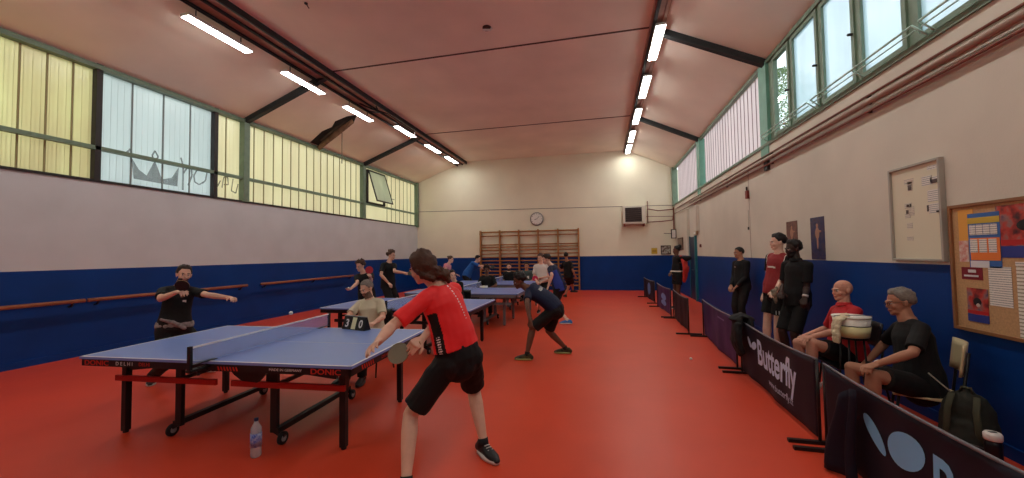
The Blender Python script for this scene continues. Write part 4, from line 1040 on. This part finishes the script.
def racket(H,label,face,blade=(24,24,26),twist=None,big=1.,hand='r'):
    W,fd,pn,la,th=H
    c=W+fd*.075+pn*.028
    d=V(face[0]).normalized(); n=V(face[1]); n=(n-d*n.dot(d)).normalized(); q=d.cross(n)
    r=empty('table_tennis_racket',c); tag(r,label,'racket')
    h=MB(); h.tube([-d*.05,d*.045],[(.014,.011),(.014,.010)],10,lat=q,cap='flat'); h.build('handle',mat('racket_handle_wood',(170,120,76),.5),r,True)
    def disc(r0,off,t,nm,m):
        pts=[]
        for i in range(28):
            a=2*PI*i/28; x=math.cos(a)*.078; y_=math.sin(a)*.075; pts.append(d*(.118+x)+q*y_+n*off)
        MB().poly(pts,n*t).build(nm,m,r)
    disc(1,-.003,.006,'blade',mat('racket_wood',(180,140,90),.5)); disc(1,.0031,.002,'rubber',mat('rubber_%d_%d'%(blade[0],blade[1]),blade,.45)); disc(1,-.0051,.002,'rubber',mat('rubber_back_%d'%blade[1],blade if twist is None else twist,.45))
    return r
BLK=mat('black_cloth',(13,13,15),.8); BLK2=mat('black_tshirt',(15,15,17),.85); NAVY=mat('navy_cloth',(14,26,58),.75); NAVY2=mat('navy_panel_blue',(40,60,150),.7); RED=mat('red_shirt',(244,38,40),.65,sheen=.1); DRED=mat('dark_red_shirt',(140,36,40),.7); RED2=mat('red_polo',(186,34,40),.7)
GREYT=mat('sand_grey_tshirt',(206,198,172),.85); PINK=mat('pink_shirt',(222,150,160),.8); BLUES=mat('bright_blue_shirt',(26,92,170),.75); WHT=mat('white_cloth',(222,216,206),.75); GRN=mat('grey_green_tshirt',(70,86,84),.8); CHAR=mat('charcoal_trousers',(30,28,27),.85)
SH_BW=(mat('shoe_black',(26,26,28),.5),mat('shoe_sole_white',(214,212,206),.5)); SH_WH=(mat('shoe_white',(212,210,206),.5),mat('shoe_sole_white',(214,212,206),.5)); SH_BLUE=(mat('shoe_blue',(50,120,200),.5),mat('shoe_sole_white',(214,212,206),.5)); SH_GR=(mat('shoe_black_green',(76,74,34),.5,var2=(14,14,14),vscale=22),mat('shoe_sole_lime',(170,176,110),.5)); SH_DK=(mat('shoe_black',(26,26,28),.5),mat('shoe_sole_dark',(60,58,56),.5))
SKB=mat('black_sock',(22,22,24),.8); SKW=mat('white_sock',(206,204,198),.8)
R_=math.radians
HM['beardgrey']=mat('beard_grey_brown',(112,84,68),.7,var=.3,vscale=70)
def seat_for(P,face,label,back=.03,shell=M_cream_pl,group=None):
    f=dirv(face); return chair(P['P'].x+f.x*(.04-back),P['P'].y+f.y*(.04-back),face,label,shell,group,sh=P['P'].z-.115*P['s'])
def sitlegs(dy=.0,kz=.0): return dict(l=dict(al=(.46,.13,.085),pole=(1,.1,1)),r=dict(al=(.46,-.13,.085),pole=(1,-.1,1)))
DOT=mat('white_dots',(236,228,226),.6)
# --- 1 red shirted player, foreground
def p1paint(l,p):
    x,y,t=l
    if -.21<x<-.125 and -.055<y<.02 and t<.66: return 2 if (.12<t<.36 and abs(y+.018)<.014 and (t*34)%1<.5) else 1
    if y<-.06 and abs(x-.012-.06*(.95-t))<.006 and .45<t<.97 and (t*26)%1<.45: return 2
    return 0
P1=person('long haired man in red T-shirt and black shorts, back turned, at the nearest table',2.86,(458,357),(437,284),(422,268),s=1.07,skin='fair',fh=R_(145),fs=R_(163),hd=R_(172),hp=-.15,
  arms=dict(l=dict(e=(391,327,-1),w=(378,342,-1),hd=(366,350,0),pn=(.3,.6,-.5),curl=.25),r=dict(e=(437,323,0),w=(421,340,-1),hd=(408,347,0),pn=(-.5,-.3,-.6),curl=1.2)),
  legs=dict(r=dict(g=(484,455),fa=R_(-40),pole=(1,-.6,0)),l=dict(g=(406,497),fa=R_(175),pole=(1,0.2,.1))),vox=.0055,shirt=[RED,BLK,DOT],sleeve=.78,hem=.13,bottom=BLK,bl=.86,shoes=SH_BW,socks=SKB,hair='long',hairc='brown',paint=p1paint,wr=.006,cloth_vox=.007)
# long hair tied low at the nape
_H=lambda x,y,z: P1['HC']+P1['HB']@V((x,y,z))
mb=MB(); mb.ell(_H(0,-.035,.02),(.088,.095,.098),P1['HB'],16); mb.ell(_H(0,-.06,-.045),(.072,.06,.06),P1['HB'],14)
for q in (-1,1): mb.tube([_H(q*.066,.0,.02),_H(q*.068,-.035,-.05),_H(q*.04,-.085,-.10)],[.030,.034,.030],10,cap='round')
bun=_H(0,-.105,-.055); c7=P1['C7']
mb.tube([_H(0,-.07,-.04),bun,bun.lerp(c7,.45)+P1['rS']*.04-P1['frS']*.06,c7+P1['rS']*.05-P1['frS']*.075-P1['spine']*.0],[.050,.048,.046,.022],12,cap='round')
hh=P1['child'](mb,'hair_tail',HM['brown'],v=.006,sm=2,ns=.010,sc=30,parent=P1['o'])
racket(P1['HD']['r'],'dark faced racket in the right hand of the red shirted player',((-.75,-.25,-.35),(.25,-.75,.55)),(128,124,104),(40,36,34))
# --- 2 bearded man at the left end
P2=person('bearded man in black T-shirt with outstretched arms at the left table end',4.05,(174,331),(180,285.5),(184,275),s=1.04,skin='fair',fh=R_(-20),fs=R_(-35),hd=R_(-28),hp=-.12,
  arms=dict(r=dict(e=(160.5,299,-1),w=(177,292,-1),hd=(187,292,-1),pn=(.5,.2,-.8),curl=.9),l=dict(e=(207.5,295,0),w=(223,297,0),hd=(231,298,0),pn=(.2,-.2,-1),curl=.5)),
  legs=dict(r=dict(g=(152,383),fa=R_(-40)),l=dict(g=(206,371),fa=R_(-10))),vox=.006,bw=.92,shirt=[BLK2,WHT],sleeve=.72,hem=-.02,bottom=BLK,bl=1.5,shoes=(SH_BW[0],SH_BW[1]),hair='short',hairc='dkbrown',beard=2,
  paint=lambda l,p: 1 if (abs(l[0]+.06)<.018 and l[1]>.05 and .62<l[2]<.67) else 0)
mb=MB(); sp_=P2['sp']; mb.tube([sp_(.04)+P2['rS']*0,sp_(.09),sp_(.16)],[(.196,.155),(.202,.162),(.192,.152)],18,lat=P2['rS']); 
mb.tube([sp_(.02)+P2['frS']*.15+P2['rS']*-.10,sp_(.16)+P2['frS']*.17+P2['rS']*.02,sp_(.22)+P2['frS']*.13+P2['rS']*.14],[.028,.024,.02],10,cap='round')
P2['child'](mb,'waist_wrap',mat('grey_knit',(140,134,134),.9,var=.35,vscale=30),v=.008,ns=.012)
racket(P2['HD']['r'],'black racket held before the chin of the bearded player',((.35,-.25,.75),(.7,-.9,-.2)),(20,20,22))
# --- 3 umpire of the nearest table
P3=person('seated umpire in a sand grey T-shirt with short grey hair behind the nearest table',4.95,(372,334),(369.5,298),(367,290),s=1.0,skin='fair',fh=R_(-88),fs=R_(-85),hd=R_(-105),hp=-.36,
  arms=dict(l=dict(e=(383,317,-1),w=(374,323,-1),hd=(368,324,-1),pn=(0,-.6,-.6),curl=.5),r=dict(e=(348.5,316,-1),w=(346,324,-1),hd=(347,329,-1),pn=(.6,-.2,-.6),curl=.6)),
  legs=sitlegs(),vox=.006,fat=1.18,shirt=GREYT,sleeve=.8,hem=-.1,bottom=BLK,bl=1.5,shoes=SH_DK,hair='buzz',hairc='grey',beard=1,beardc='beardgrey')
seat_for(P3,R_(-88),'dark chair under the umpire in the grey T-shirt',shell=M_chleg)
def scoreboard(x,y,z,rz,label,w=.30,num=None):
    r=empty('scoreboard',(x,y,z),rz); tag(r,label,'scoreboard')
    B_=MB(); B_.poly([(-w/2,-.05,0),(-w/2,.05,0),(-w/2,.0,.155)],(w,0,0)); B_.build('stand',M_black,r)
    nrm=V((0,-.155,.05)).normalized(); upv=V((0,.05,.155)).normalized()
    for s,t in ((-1,(num or '30')[0]),(1,(num or '30')[1])):
        o=V((s*w*.30,-.028,.075))+nrm*.002
        M=frameM(o,(1,0,0),upv); q=MB().box(-.052,.052,-.062,.062,-.003,.001,M=M).build('number_card',M_black if num else M_white,r)
        if num: text(t,.13,M@Matrix.Translation((0,-.046,.0018)),M_lett_w,'numeral',r,bold=.003)
    M=frameM(V((0,-.028,.075))+nrm*.003,(1,0,0),upv); MB().box(-.033,.033,-.07,.07,-.003,.003,M=M).build('set_card',mat('cream_card',(232,232,190),.5),r)
    MB().tube([(-w/2,0,.157),(w/2,0,.157)],.006,8).build('ring_bar',M_grey,r)
    return r
scoreboard(-2.92,4.17,.7605,R_(-14),'black scoreboard showing 3 and 0 on the far edge of the nearest table',.38,'30')
# --- 4 boy with the ball
P4=person('dark haired young player in a black T-shirt bending forward with a white ball in hand',7.45,(367,297),(363.5,272.5),(360.3,266),s=.98,skin='fair',fh=R_(-70),fs=R_(-75),hd=R_(-95),hp=-.25,
  arms=dict(r=dict(e=(357.5,283,-1),w=(350.5,289,-1),hd=(347,290,-1),pn=(0,0,1),curl=.6),l=dict(e=(371,281,0),w=(370.5,277,-1),hd=(370,272,0),pn=(0,-1,0),curl=.9)),vox=.009,shirt=BLK2,sleeve=.7,hem=-.1,bottom=BLK,bl=.8,shoes=SH_BW,hair='curly',hairc='brown')
p=P4['HD']['r'][0]+P4['HD']['r'][1]*.09*.95+V((0,0,.035)); ball(p,'white ball on the palm of the young player in black')
racket(P4['HD']['l'],'red faced racket held up by the young player in black',((0,0,1),(.6,-.8,0)),(190,50,60),(30,30,32))
# --- 5
P5=person('curly haired man in a black T-shirt standing sideways at the third table with a racket',8.9,(388,286),(389,262),(391.5,255.5),s=1.06,skin='fair',fh=R_(-15),fs=R_(-25),hd=R_(-5),hp=-.1,
  arms=dict(r=dict(e=(381,275,-1),w=(389.5,284,-1),hd=(392,286,0),curl=.8),l=dict(e=(394.5,271.5,0),w=(402,272.5,0),hd=(406,272,0),curl=.9)),vox=.009,shirt=BLK2,sleeve=.7,hem=-.12,bottom=BLK,bl=.8,shoes=SH_BW,hair='curly',hairc='brown')
racket(P5['HD']['l'],'dark racket of the curly haired man at the third table',((.9,0,.2),(.1,-.8,.6)),(60,56,40),(40,30,30))
# --- 6, 7 far players on the left
P6=person('woman in a pink top leaning forward at the far left table end',11.6,(443.5,277.5),(448.5,263.5),(450.8,259.6),s=.96,skin='fair',fh=0,fs=R_(-10),hd=0,female=True,
  arms=dict(r=dict(e=(446,272,-1),w=(452,275,0)),l=dict(e=(449,272,1),w=(455,274,0))),vox=.012,shirt=PINK,sleeve=.4,hem=-.12,bottom=BLK,bl=.8,shoes=SH_BW,hair='bun',hairc='brown')
mb=MB(); mb.ell(P6['HC']+P6['HB']@V((0,-.11,.07)),(.035,.035,.035)); P6['child'](mb,'hair_bun',HM['brown'],raw=True)
P7=person('man in a bright blue shirt stretching his arm forward before the wall bars',13.1,(468,273.5),(475.6,262.5),(478,259),s=1.03,skin='fair',fh=0,fs=R_(-10),hd=0,
  arms=dict(r=dict(e=(481,266.5,-1),w=(487,266.5,0)),l=dict(e=(480,268,1),w=(485,269,0))),vox=.012,shirt=BLUES,sleeve=.8,hem=-.1,bottom=BLK,bl=.9,shoes=SH_WH,hair='short',hairc='black')
racket(P7['HD']['r'],'dark racket of the man in the bright blue shirt',((1,0,.1),(0,-.9,.4)),(30,30,34))
# --- 8..11 seated umpires farther back
P8=person('dark skinned umpire with glasses and black top seated behind the third table',10.35,(488,294),(487,275),(486.7,270),s=.98,skin='brown',fh=R_(-82),hp=-.25,hd=R_(-80),glasses=True,
  arms=dict(r=dict(wl=(.36,.06,-.26),pole=(-.3,-.8,-.6)),l=dict(wl=(.36,-.02,-.26),pole=(-.3,.8,-.6))),legs=sitlegs(),vox=.011,shirt=BLK2,sleeve=.8,hem=-.1,bottom=BLK,bl=1.5,shoes=SH_DK,hair='curly',hairc='black')
seat_for(P8,R_(-82),'dark chair of the umpire with glasses behind the third table',shell=M_chleg)
scoreboard(-3.02,9.72,.7605,0,'small scoreboard lying before the umpire with glasses on the third table',.28).scale=(.8,.6,.45)
P9=person('dark haired umpire in black seated half hidden behind the red shirted man',7.95,(458,303),(455,281.5),(453,276.8),s=.97,skin='fair',fh=R_(-100),hd=R_(-50),hp=-.05,female=True,
  arms=dict(r=dict(wl=(.34,.05,-.28)),l=dict(wl=(.34,-.02,-.28))),legs=sitlegs(),vox=.010,shirt=BLK2,sleeve=1.5,hem=-.1,bottom=BLK,bl=1.5,shoes=SH_DK,hair='bob',hairc='dkbrown')
seat_for(P9,R_(-100),'dark chair of the half hidden umpire behind the second table',shell=M_chleg)
P10=person('man in black seated behind the farthest table, left of the one in grey green',13.0,(509,286.5),(509,271),(509,267),s=1.0,skin='fair',fh=R_(-80),hp=-.1,
  arms=dict(r=dict(wl=(.34,.05,-.28)),l=dict(wl=(.34,-.02,-.28))),legs=sitlegs(),vox=.012,shirt=BLK2,sleeve=.8,hem=-.1,bottom=BLK,bl=1.5,shoes=SH_DK,hair='short',hairc='brown',beard=2)
seat_for(P10,R_(-80),'chair of the man in black behind the farthest table',shell=M_chleg)
P11=person('person in a grey green T-shirt with pale print seated before the wall bars',13.7,(527,285.5),(526.7,270),(526.6,266),s=1.0,skin='tan',fh=R_(-85),hp=-.05,
  arms=dict(r=dict(wl=(.30,.0,-.30)),l=dict(wl=(.30,.0,-.30))),legs=sitlegs(),vox=.012,shirt=[GRN,WHT],sleeve=.8,hem=-.1,bottom=BLK,bl=1.5,shoes=SH_DK,hair='short',hairc='black',
  paint=lambda l,p: 1 if (l[1]>.05 and .02<abs(l[0])<.09 and .45<l[2]<.62) else 0)
seat_for(P11,R_(-85),'chair of the person in the grey green T-shirt before the wall bars',shell=M_chleg)
# --- 12 white shirt
P12=person('person in white T-shirt and black shorts holding a red racket at the back',10.7,(542,283),(541,263.5),(540.5,258),s=1.0,skin='fair',fh=R_(-75),hd=R_(-110),hp=-.2,
  arms=dict(l=dict(e=(548.5,275,0),w=(542,277.5,-1),hd=(536,278,0),curl=1.),r=dict(e=(534.5,274,0),w=(536.5,281,-1))),vox=.010,shirt=WHT,sleeve=.7,hem=.08,bottom=BLK,bl=.8,shoes=SH_BW,hair='short',hairc='brown')
racket(P12['HD']['l'],'pinkish red racket in front of the person in the white T-shirt',((-.9,-.1,.1),(.1,-1,.1)),(212,50,90),(212,50,90))
# --- 13 navy player with blue panel and blue shoes
P13=person('standing player in navy shirt with blue panel and blue shoes, back turned',9.3,(559,286.5),(551,265),(546.5,259.3),s=1.04,skin='light',fh=R_(160),fs=R_(165),hd=R_(190),hp=-.3,
  arms=dict(l=dict(e=(552,275,-1),w=(549,284,0)),r=dict(wl=(.30,.05,-.35))),
  legs=dict(l=dict(g=(568,324),fa=R_(185),pole=(1,0,0)),r=dict(g=(553,318),fa=R_(165),pole=(1,0,0))),vox=.009,shirt=[NAVY,NAVY2],sleeve=.75,hem=-.12,bottom=BLK,bl=.78,shoes=SH_BLUE,socks=SKW,hair='short',hairc='dkbrown',
  paint=lambda l,p: 1 if (l[0]<-.06 and l[1]<.03 and l[2]<.75) else 0)
# --- 14 black shirted man walking
P14=person('man in black T-shirt and shorts walking away by the wall bars',14.4,(568.5,276.5),(567,261),(566,255.8),s=1.0,skin='tan',fh=R_(60),hd=R_(95),
  arms=dict(l=dict(wl=(.22,.0,-.30),pole=(-.3,.9,-.3)),r=dict(wl=(.1,-.12,-.48))),legs=dict(l=dict(g=(565.5,297),fa=R_(120)),r=dict(g=(573.5,295.5),fa=R_(10))),vox=.012,shirt=BLK2,sleeve=.8,hem=-.12,bottom=BLK,bl=.9,shoes=SH_DK,hair='short',hairc='black')
# --- 15 crouching player
P15=person('crouching player in navy shirt and black shorts with a hand on his knee',6.15,(556,309.5),(527,287.5),(519,281),s=1.0,skin='brown',fh=R_(172),fs=R_(170),hd=R_(205),hp=-.35,
  arms=dict(l=dict(e=(527,304,-1),w=(530,320,-1),hd=(531,329,0),pn=(.3,0,-1),curl=.3),r=dict(e=(526,302,1),w=(530,316,0))),
  legs=dict(l=dict(g=(527,360),fa=R_(186),pole=(1,0,.2)),r=dict(g=(566,353.5),fa=R_(180),pole=(1,.2,0))),vox=.007,shirt=[NAVY,WHT],sleeve=.6,hem=.02,bottom=BLK,bl=.92,shoes=SH_GR,socks=SKB,hair='curly',hairc='black',
  paint=lambda l,p: 1 if (l[1]<-.04 and -.05<l[0]<.06 and .62<l[2]<.72 and (l[0]*40)%1<.6) else 0)
# --- 16 by the door
P16=person('woman in dark sports clothes with hair tied up standing by the far right door',11.7,(677.2,275),(676.6,255.3),(676.4,251),s=1.02,skin='brown',fh=R_(195),hd=R_(180),female=True,
  arms=dict(l=dict(wv=tuple(at(682,262,'y',11.55)),pole=(-.6,.6,-.4)),r=dict(wl=(.16,.1,-.4))),vox=.011,shirt=[BLK2,WHT],sleeve=1.4,hem=.1,bottom=BLK,bl=.55,shoes=SH_BW,hair='bun',hairc='black',
  paint=lambda l,p: 1 if .18<l[2]<.24 else 0)
mb=MB(); mb.ell(P16['HC']+P16['HB']@V((0,-.09,.10)),(.05,.05,.06)); P16['child'](mb,'hair_bun',HM['black'],raw=True)
mb=MB(); pts=[at(681,257,'y',11.55),at(684.5,262,'y',11.5),at(686,269,'y',11.5),at(685,276,'y',11.55),at(684,281,'y',11.55)]; mb.tube(pts,[(.06,.05),(.12,.06),(.13,.07),(.10,.06),(.06,.04)],12,cap='round')
me=remesh(mb,.012,3); noisy(me,.02,9); o=bpy.data.objects.new('jacket',me); COL.objects.link(o); me.materials.append(mat('orange_red_cloth',(206,60,52),.75)); tag(o,'orange red jacket held by the woman at the far right door','jacket')
# --- 17 dark clothed man
P17=person('man in black long sleeves and dark trousers standing behind the purple barrier',8.95,(742,285.5),(741,259.5),(738.8,253),s=.99,skin='tan',fh=R_(205),hd=R_(190),
  arms=dict(l=dict(wl=(.20,-.08,-.47),pole=(-.6,.5,-.5)),r=dict(wl=(.20,.08,-.47),pole=(-.6,-.5,-.5))),legs=dict(l=dict(al=(.05,.08,.085)),r=dict(al=(.05,-.08,.085))),vox=.009,bw=.92,shirt=[BLK2,WHT],sleeve=1.5,hem=-.12,bottom=CHAR,bl=1.5,shoes=SH_BW,hair='buzz',hairc='black',
  paint=lambda l,p: 1 if (l[1]>.06 and .04<l[0]<.07 and .70<l[2]<.74) else 0)
# --- 18 young man in dark red
P18=person('young man in dark red shirt standing at the right wall, 11 on his shorts',6.6,(776.5,289),(779.5,252.5),(777.6,243),s=1.07,skin='light',fh=R_(195),fs=R_(200),hd=R_(180),
  arms=dict(l=dict(e=(783.5,276,0),w=(775.5,291,-1),hd=(771,294,0),curl=.6),r=dict(wl=(.10,-.02,-.52))),legs=dict(l=dict(al=(.06,.08,.085)),r=dict(al=(.12,-.08,.085))),vox=.007,
  shirt=[DRED,BLK2,WHT],sleeve=.7,hem=-.05,bottom=[BLK][0],bl=.72,shoes=SH_WH,socks=SKW,hair='short',hairc='black',
  paint=lambda l,p: 2 if (abs(abs(l[0])-.155)<.006 and l[2]>.6 and l[1]>-.02) else (1 if (abs(l[0])>.16 and l[2]>.5) or l[1]<-.05 else (2 if (l[1]>.06 and abs(l[2]-.62)<.02 and abs(l[0])<.07) else 0)))
A,K,Bn,F=P18['LG']['l']; 
q=A.lerp(K,.66); n_=(P18['frS']*.75-P18['rS']*.65); n_.z=0; n_.normalize(); t=text('11',.075,frameM(q+n_*.122+V((0,0,0)),V((0,0,1)).cross(n_),(0,0,1)),M_lett_w,'lettering',None,bold=.003)
t.data.transform(Matrix.Translation(-P18['base'])); t.parent=P18['o']
# cloth in his hand
c=P18['HD']['l'][0]+P18['HD']['l'][1]*.07; mb=MB(); mb.tube([c+V((.03,-.02,.06)),c+V((-.02,-.03,.02)),c+V((0,-.03,-.05)),c+V((.01,-.03,-.14))],[.025,.036,.032,.016],10,cap='round'); me=remesh(mb,.008,3); noisy(me,.012,18); o=bpy.data.objects.new('towel',me); COL.objects.link(o); me.materials.append(mat('pale_towel',(200,186,160),.9,var2=(60,50,50),vscale=16)); tag(o,'pale crumpled towel in the hand of the young man in dark red','towel')
# --- 19 tall man in black
P19=person('bearded man in black polo and shorts standing next to the young man in dark red',6.15,(797,299.5),(796.5,259.5),(793.5,250.5),s=1.04,skin='dark',fh=R_(200),fs=R_(205),hd=R_(188),beard=1,fat=1.0,collar=BLK2,
  arms=dict(l=dict(e=(807,281.5,0),w=(805,297,0),hd=(803,306,0),curl=.6),r=dict(wl=(.20,.1,-.36))),legs=dict(l=dict(al=(.02,.07,.085)),r=dict(al=(.08,-.07,.085))),vox=.007,bw=.88,lw=.86,shirt=BLK2,sleeve=.75,hem=-.10,bottom=BLK,bl=.95,shoes=SH_BW,hair='short',hairc='black')
W,fd,pn,la,th=P19['HD']['l']; mb=MB(); mb.tube([W-fd*.03,W-fd*.005],[.034,.034],14); P19['child'](mb,'wristband',SKW,raw=True)
# --- 20 bald man
P20=person('bald man in a red polo shirt and black shorts seated by the right wall',4.98,(849,350),(845,304),(842.3,290.5),s=1.0,skin='pink',fh=R_(175),fs=R_(185),hd=R_(188),hp=.02,fat=1.2,collar=RED2,
  arms=dict(l=dict(e=(838,331,-1),w=(815,336,0),hd=(805,338,0),pn=(0,0,-1),curl=.5),r=dict(e=(828,328,1),w=(810,334,0),hd=(802,338,-1),pn=(0,0,-1),curl=.5)),
  legs=dict(l=dict(k=(812,343,-1),av=(-.05,0,-1)),r=dict(k=(785,339,1),av=(.1,0,-1))),vox=.006,shirt=RED2,sleeve=.85,hem=-.05,bottom=BLK,bl=.72,shoes=SH_WH,socks=SKW,hair='bald',hairc='grey',neck_sg=0)
seat_for(P20,R_(178),'dark chair under the bald man in the red polo',shell=M_chleg)
W,fd,pn,la,th=P20['HD']['l']; mb=MB(); mb.tube([W-fd*.035,W-fd*.015],[.031,.031],14); P20['child'](mb,'wristwatch',M_dark,raw=True)
# --- 21 man with glasses
P21=person('grey haired man with glasses and black T-shirt seated below the cork board',4.15,(918,371),(908,319),(899.5,302.5),s=1.02,skin='tan',fh=R_(165),fs=R_(172),hd=R_(172),hp=-.08,glasses=True,fat=1.08,
  arms=dict(l=dict(e=(913,353,-1),w=(877,364,0),hd=(862,369,0),pn=(0,0,-1),curl=.6),r=dict(e=(886,342,1),w=(864,365,0),hd=(860,374,-1),pn=(0,0,-1),curl=.6)),
  legs=dict(l=dict(k=(873,375,-1),av=(-.05,0,-1)),r=dict(k=(851,367,1),av=(.05,0,-1))),vox=.006,shirt=BLK2,sleeve=.85,hem=-.08,bottom=BLK,bl=.78,shoes=SH_GR,socks=SKW,hair='short',hairc='grey',cloth_vox=.007)
seat_for(P21,R_(152),'cream plastic chair under the man with glasses',back=.06)
W,fd,pn,la,th=P21['HD']['l']; mb=MB(); mb.tube([W-fd*.035,W-fd*.012],[.031,.031],14); P21['child'](mb,'wristband',SKW,raw=True)
# --- bucket with towel, on a low dark stool between the two chairs
bx,by=2.78,5.33
BP=at(852,336,'y',4.62); pail(BP.x,BP.y,BP.z)
r=empty('stool',(BP.x,BP.y,0)); tag(r,'slim black stool under the white bucket','stool')
MB().cyl((0,0,BP.z-.022),(0,0,BP.z-.002),.13,24).build('seat',M_black,r)
for q in range(4): MB().tube([(.13*math.cos(q*PI/2+.8),.13*math.sin(q*PI/2+.8),0),(.09*math.cos(q*PI/2+.8),.09*math.sin(q*PI/2+.8),BP.z-.02)],.009,6).build('leg',M_black,r,True)

# --- backpack and flask on the floor by the right wall
def backpack(cx,cy,rz):
    r=empty('backpack',(cx,cy,0),rz); tag(r,'dark olive backpack on the floor behind the nearest barrier','backpack')
    M_b=mat('olive_black_cloth',(34,36,28),.8,var=.2,vscale=9); M_s=mat('olive_strap',(64,64,46),.8)
    mb=MB(); mb.tube([(0,0,.03),(0,0,.10),(0,.01,.30),(0,.02,.46),(0,.03,.55),(0,.03,.585)],[(.17,.10),(.20,.13),(.20,.13),(.17,.115),(.12,.08),(.05,.04)],20,lat=(1,0,0),cap='round')
    mb.tube([(0,-.10,.08),(0,-.13,.18),(0,-.11,.30)],[(.13,.05),(.145,.06),(.12,.04)],16,lat=(1,0,0),cap='round')
    me=remesh(mb,.010,5); noisy(me,.008,12)
    b=bpy.data.objects.new('body',me); COL.objects.link(b); b.parent=r; me.materials.append(M_b)
    for s in (-1,1):
        MB().tube([(s*.08,-.06,.57),(s*.09,-.145,.46),(s*.10,-.155,.30),(s*.13,-.13,.12)],[(.024,.006)]*4,8,lat=(1,0,0)).build('strap',M_s,r,True)
    MB().tube([(-.04,0,.58),(-.03,0,.625),(.03,0,.625),(.04,0,.58)],.010,8).build('handle',M_s,r,True)
    MB().tube([(-.13,-.172,.20),(0,-.205,.215),(.13,-.172,.20)],.005,6).build('zip',mat('zip_grey',(90,90,84),.5),r,True)
    MB().tube([(-.10,-.02,.57),(-.17,.0,.62),(-.26,.04,.68)],.006,6).build('cord',mat('cord_pale',(150,146,132),.6),r,True)
    return r
p_=at(966,388,'x',2.72); backpack(2.72,p_.y,R_(-50)).scale=(.82,.82,.9)
p_=at(993,440,'x',2.66)
r=empty('vacuum_flask',(2.66,p_.y,0)); tag(r,'black vacuum flask with a white lid beside the backpack','flask')
MB().tube([(0,0,0),(0,0,.01),(0,0,.25),(0,0,.285)],[.040,.044,.044,.038],24).build('body',mat('flask_black',(16,16,20),.35),r,True)
l=MB().tube([(0,0,.285),(0,0,.292),(0,0,.325),(0,0,.338)],[.044,.048,.048,.040],24).build('lid',mat('flask_lid_white',(232,230,222),.4),r,True)
MB().tube([(-.02,0,.339),(.02,0,.339)],[(.012,.003)]*2,8,lat=(0,1,0)).build('lid_slot',M_dark,l)
SC.view_settings.exposure=0.0
bpy.data.scenes.remove(TSC)
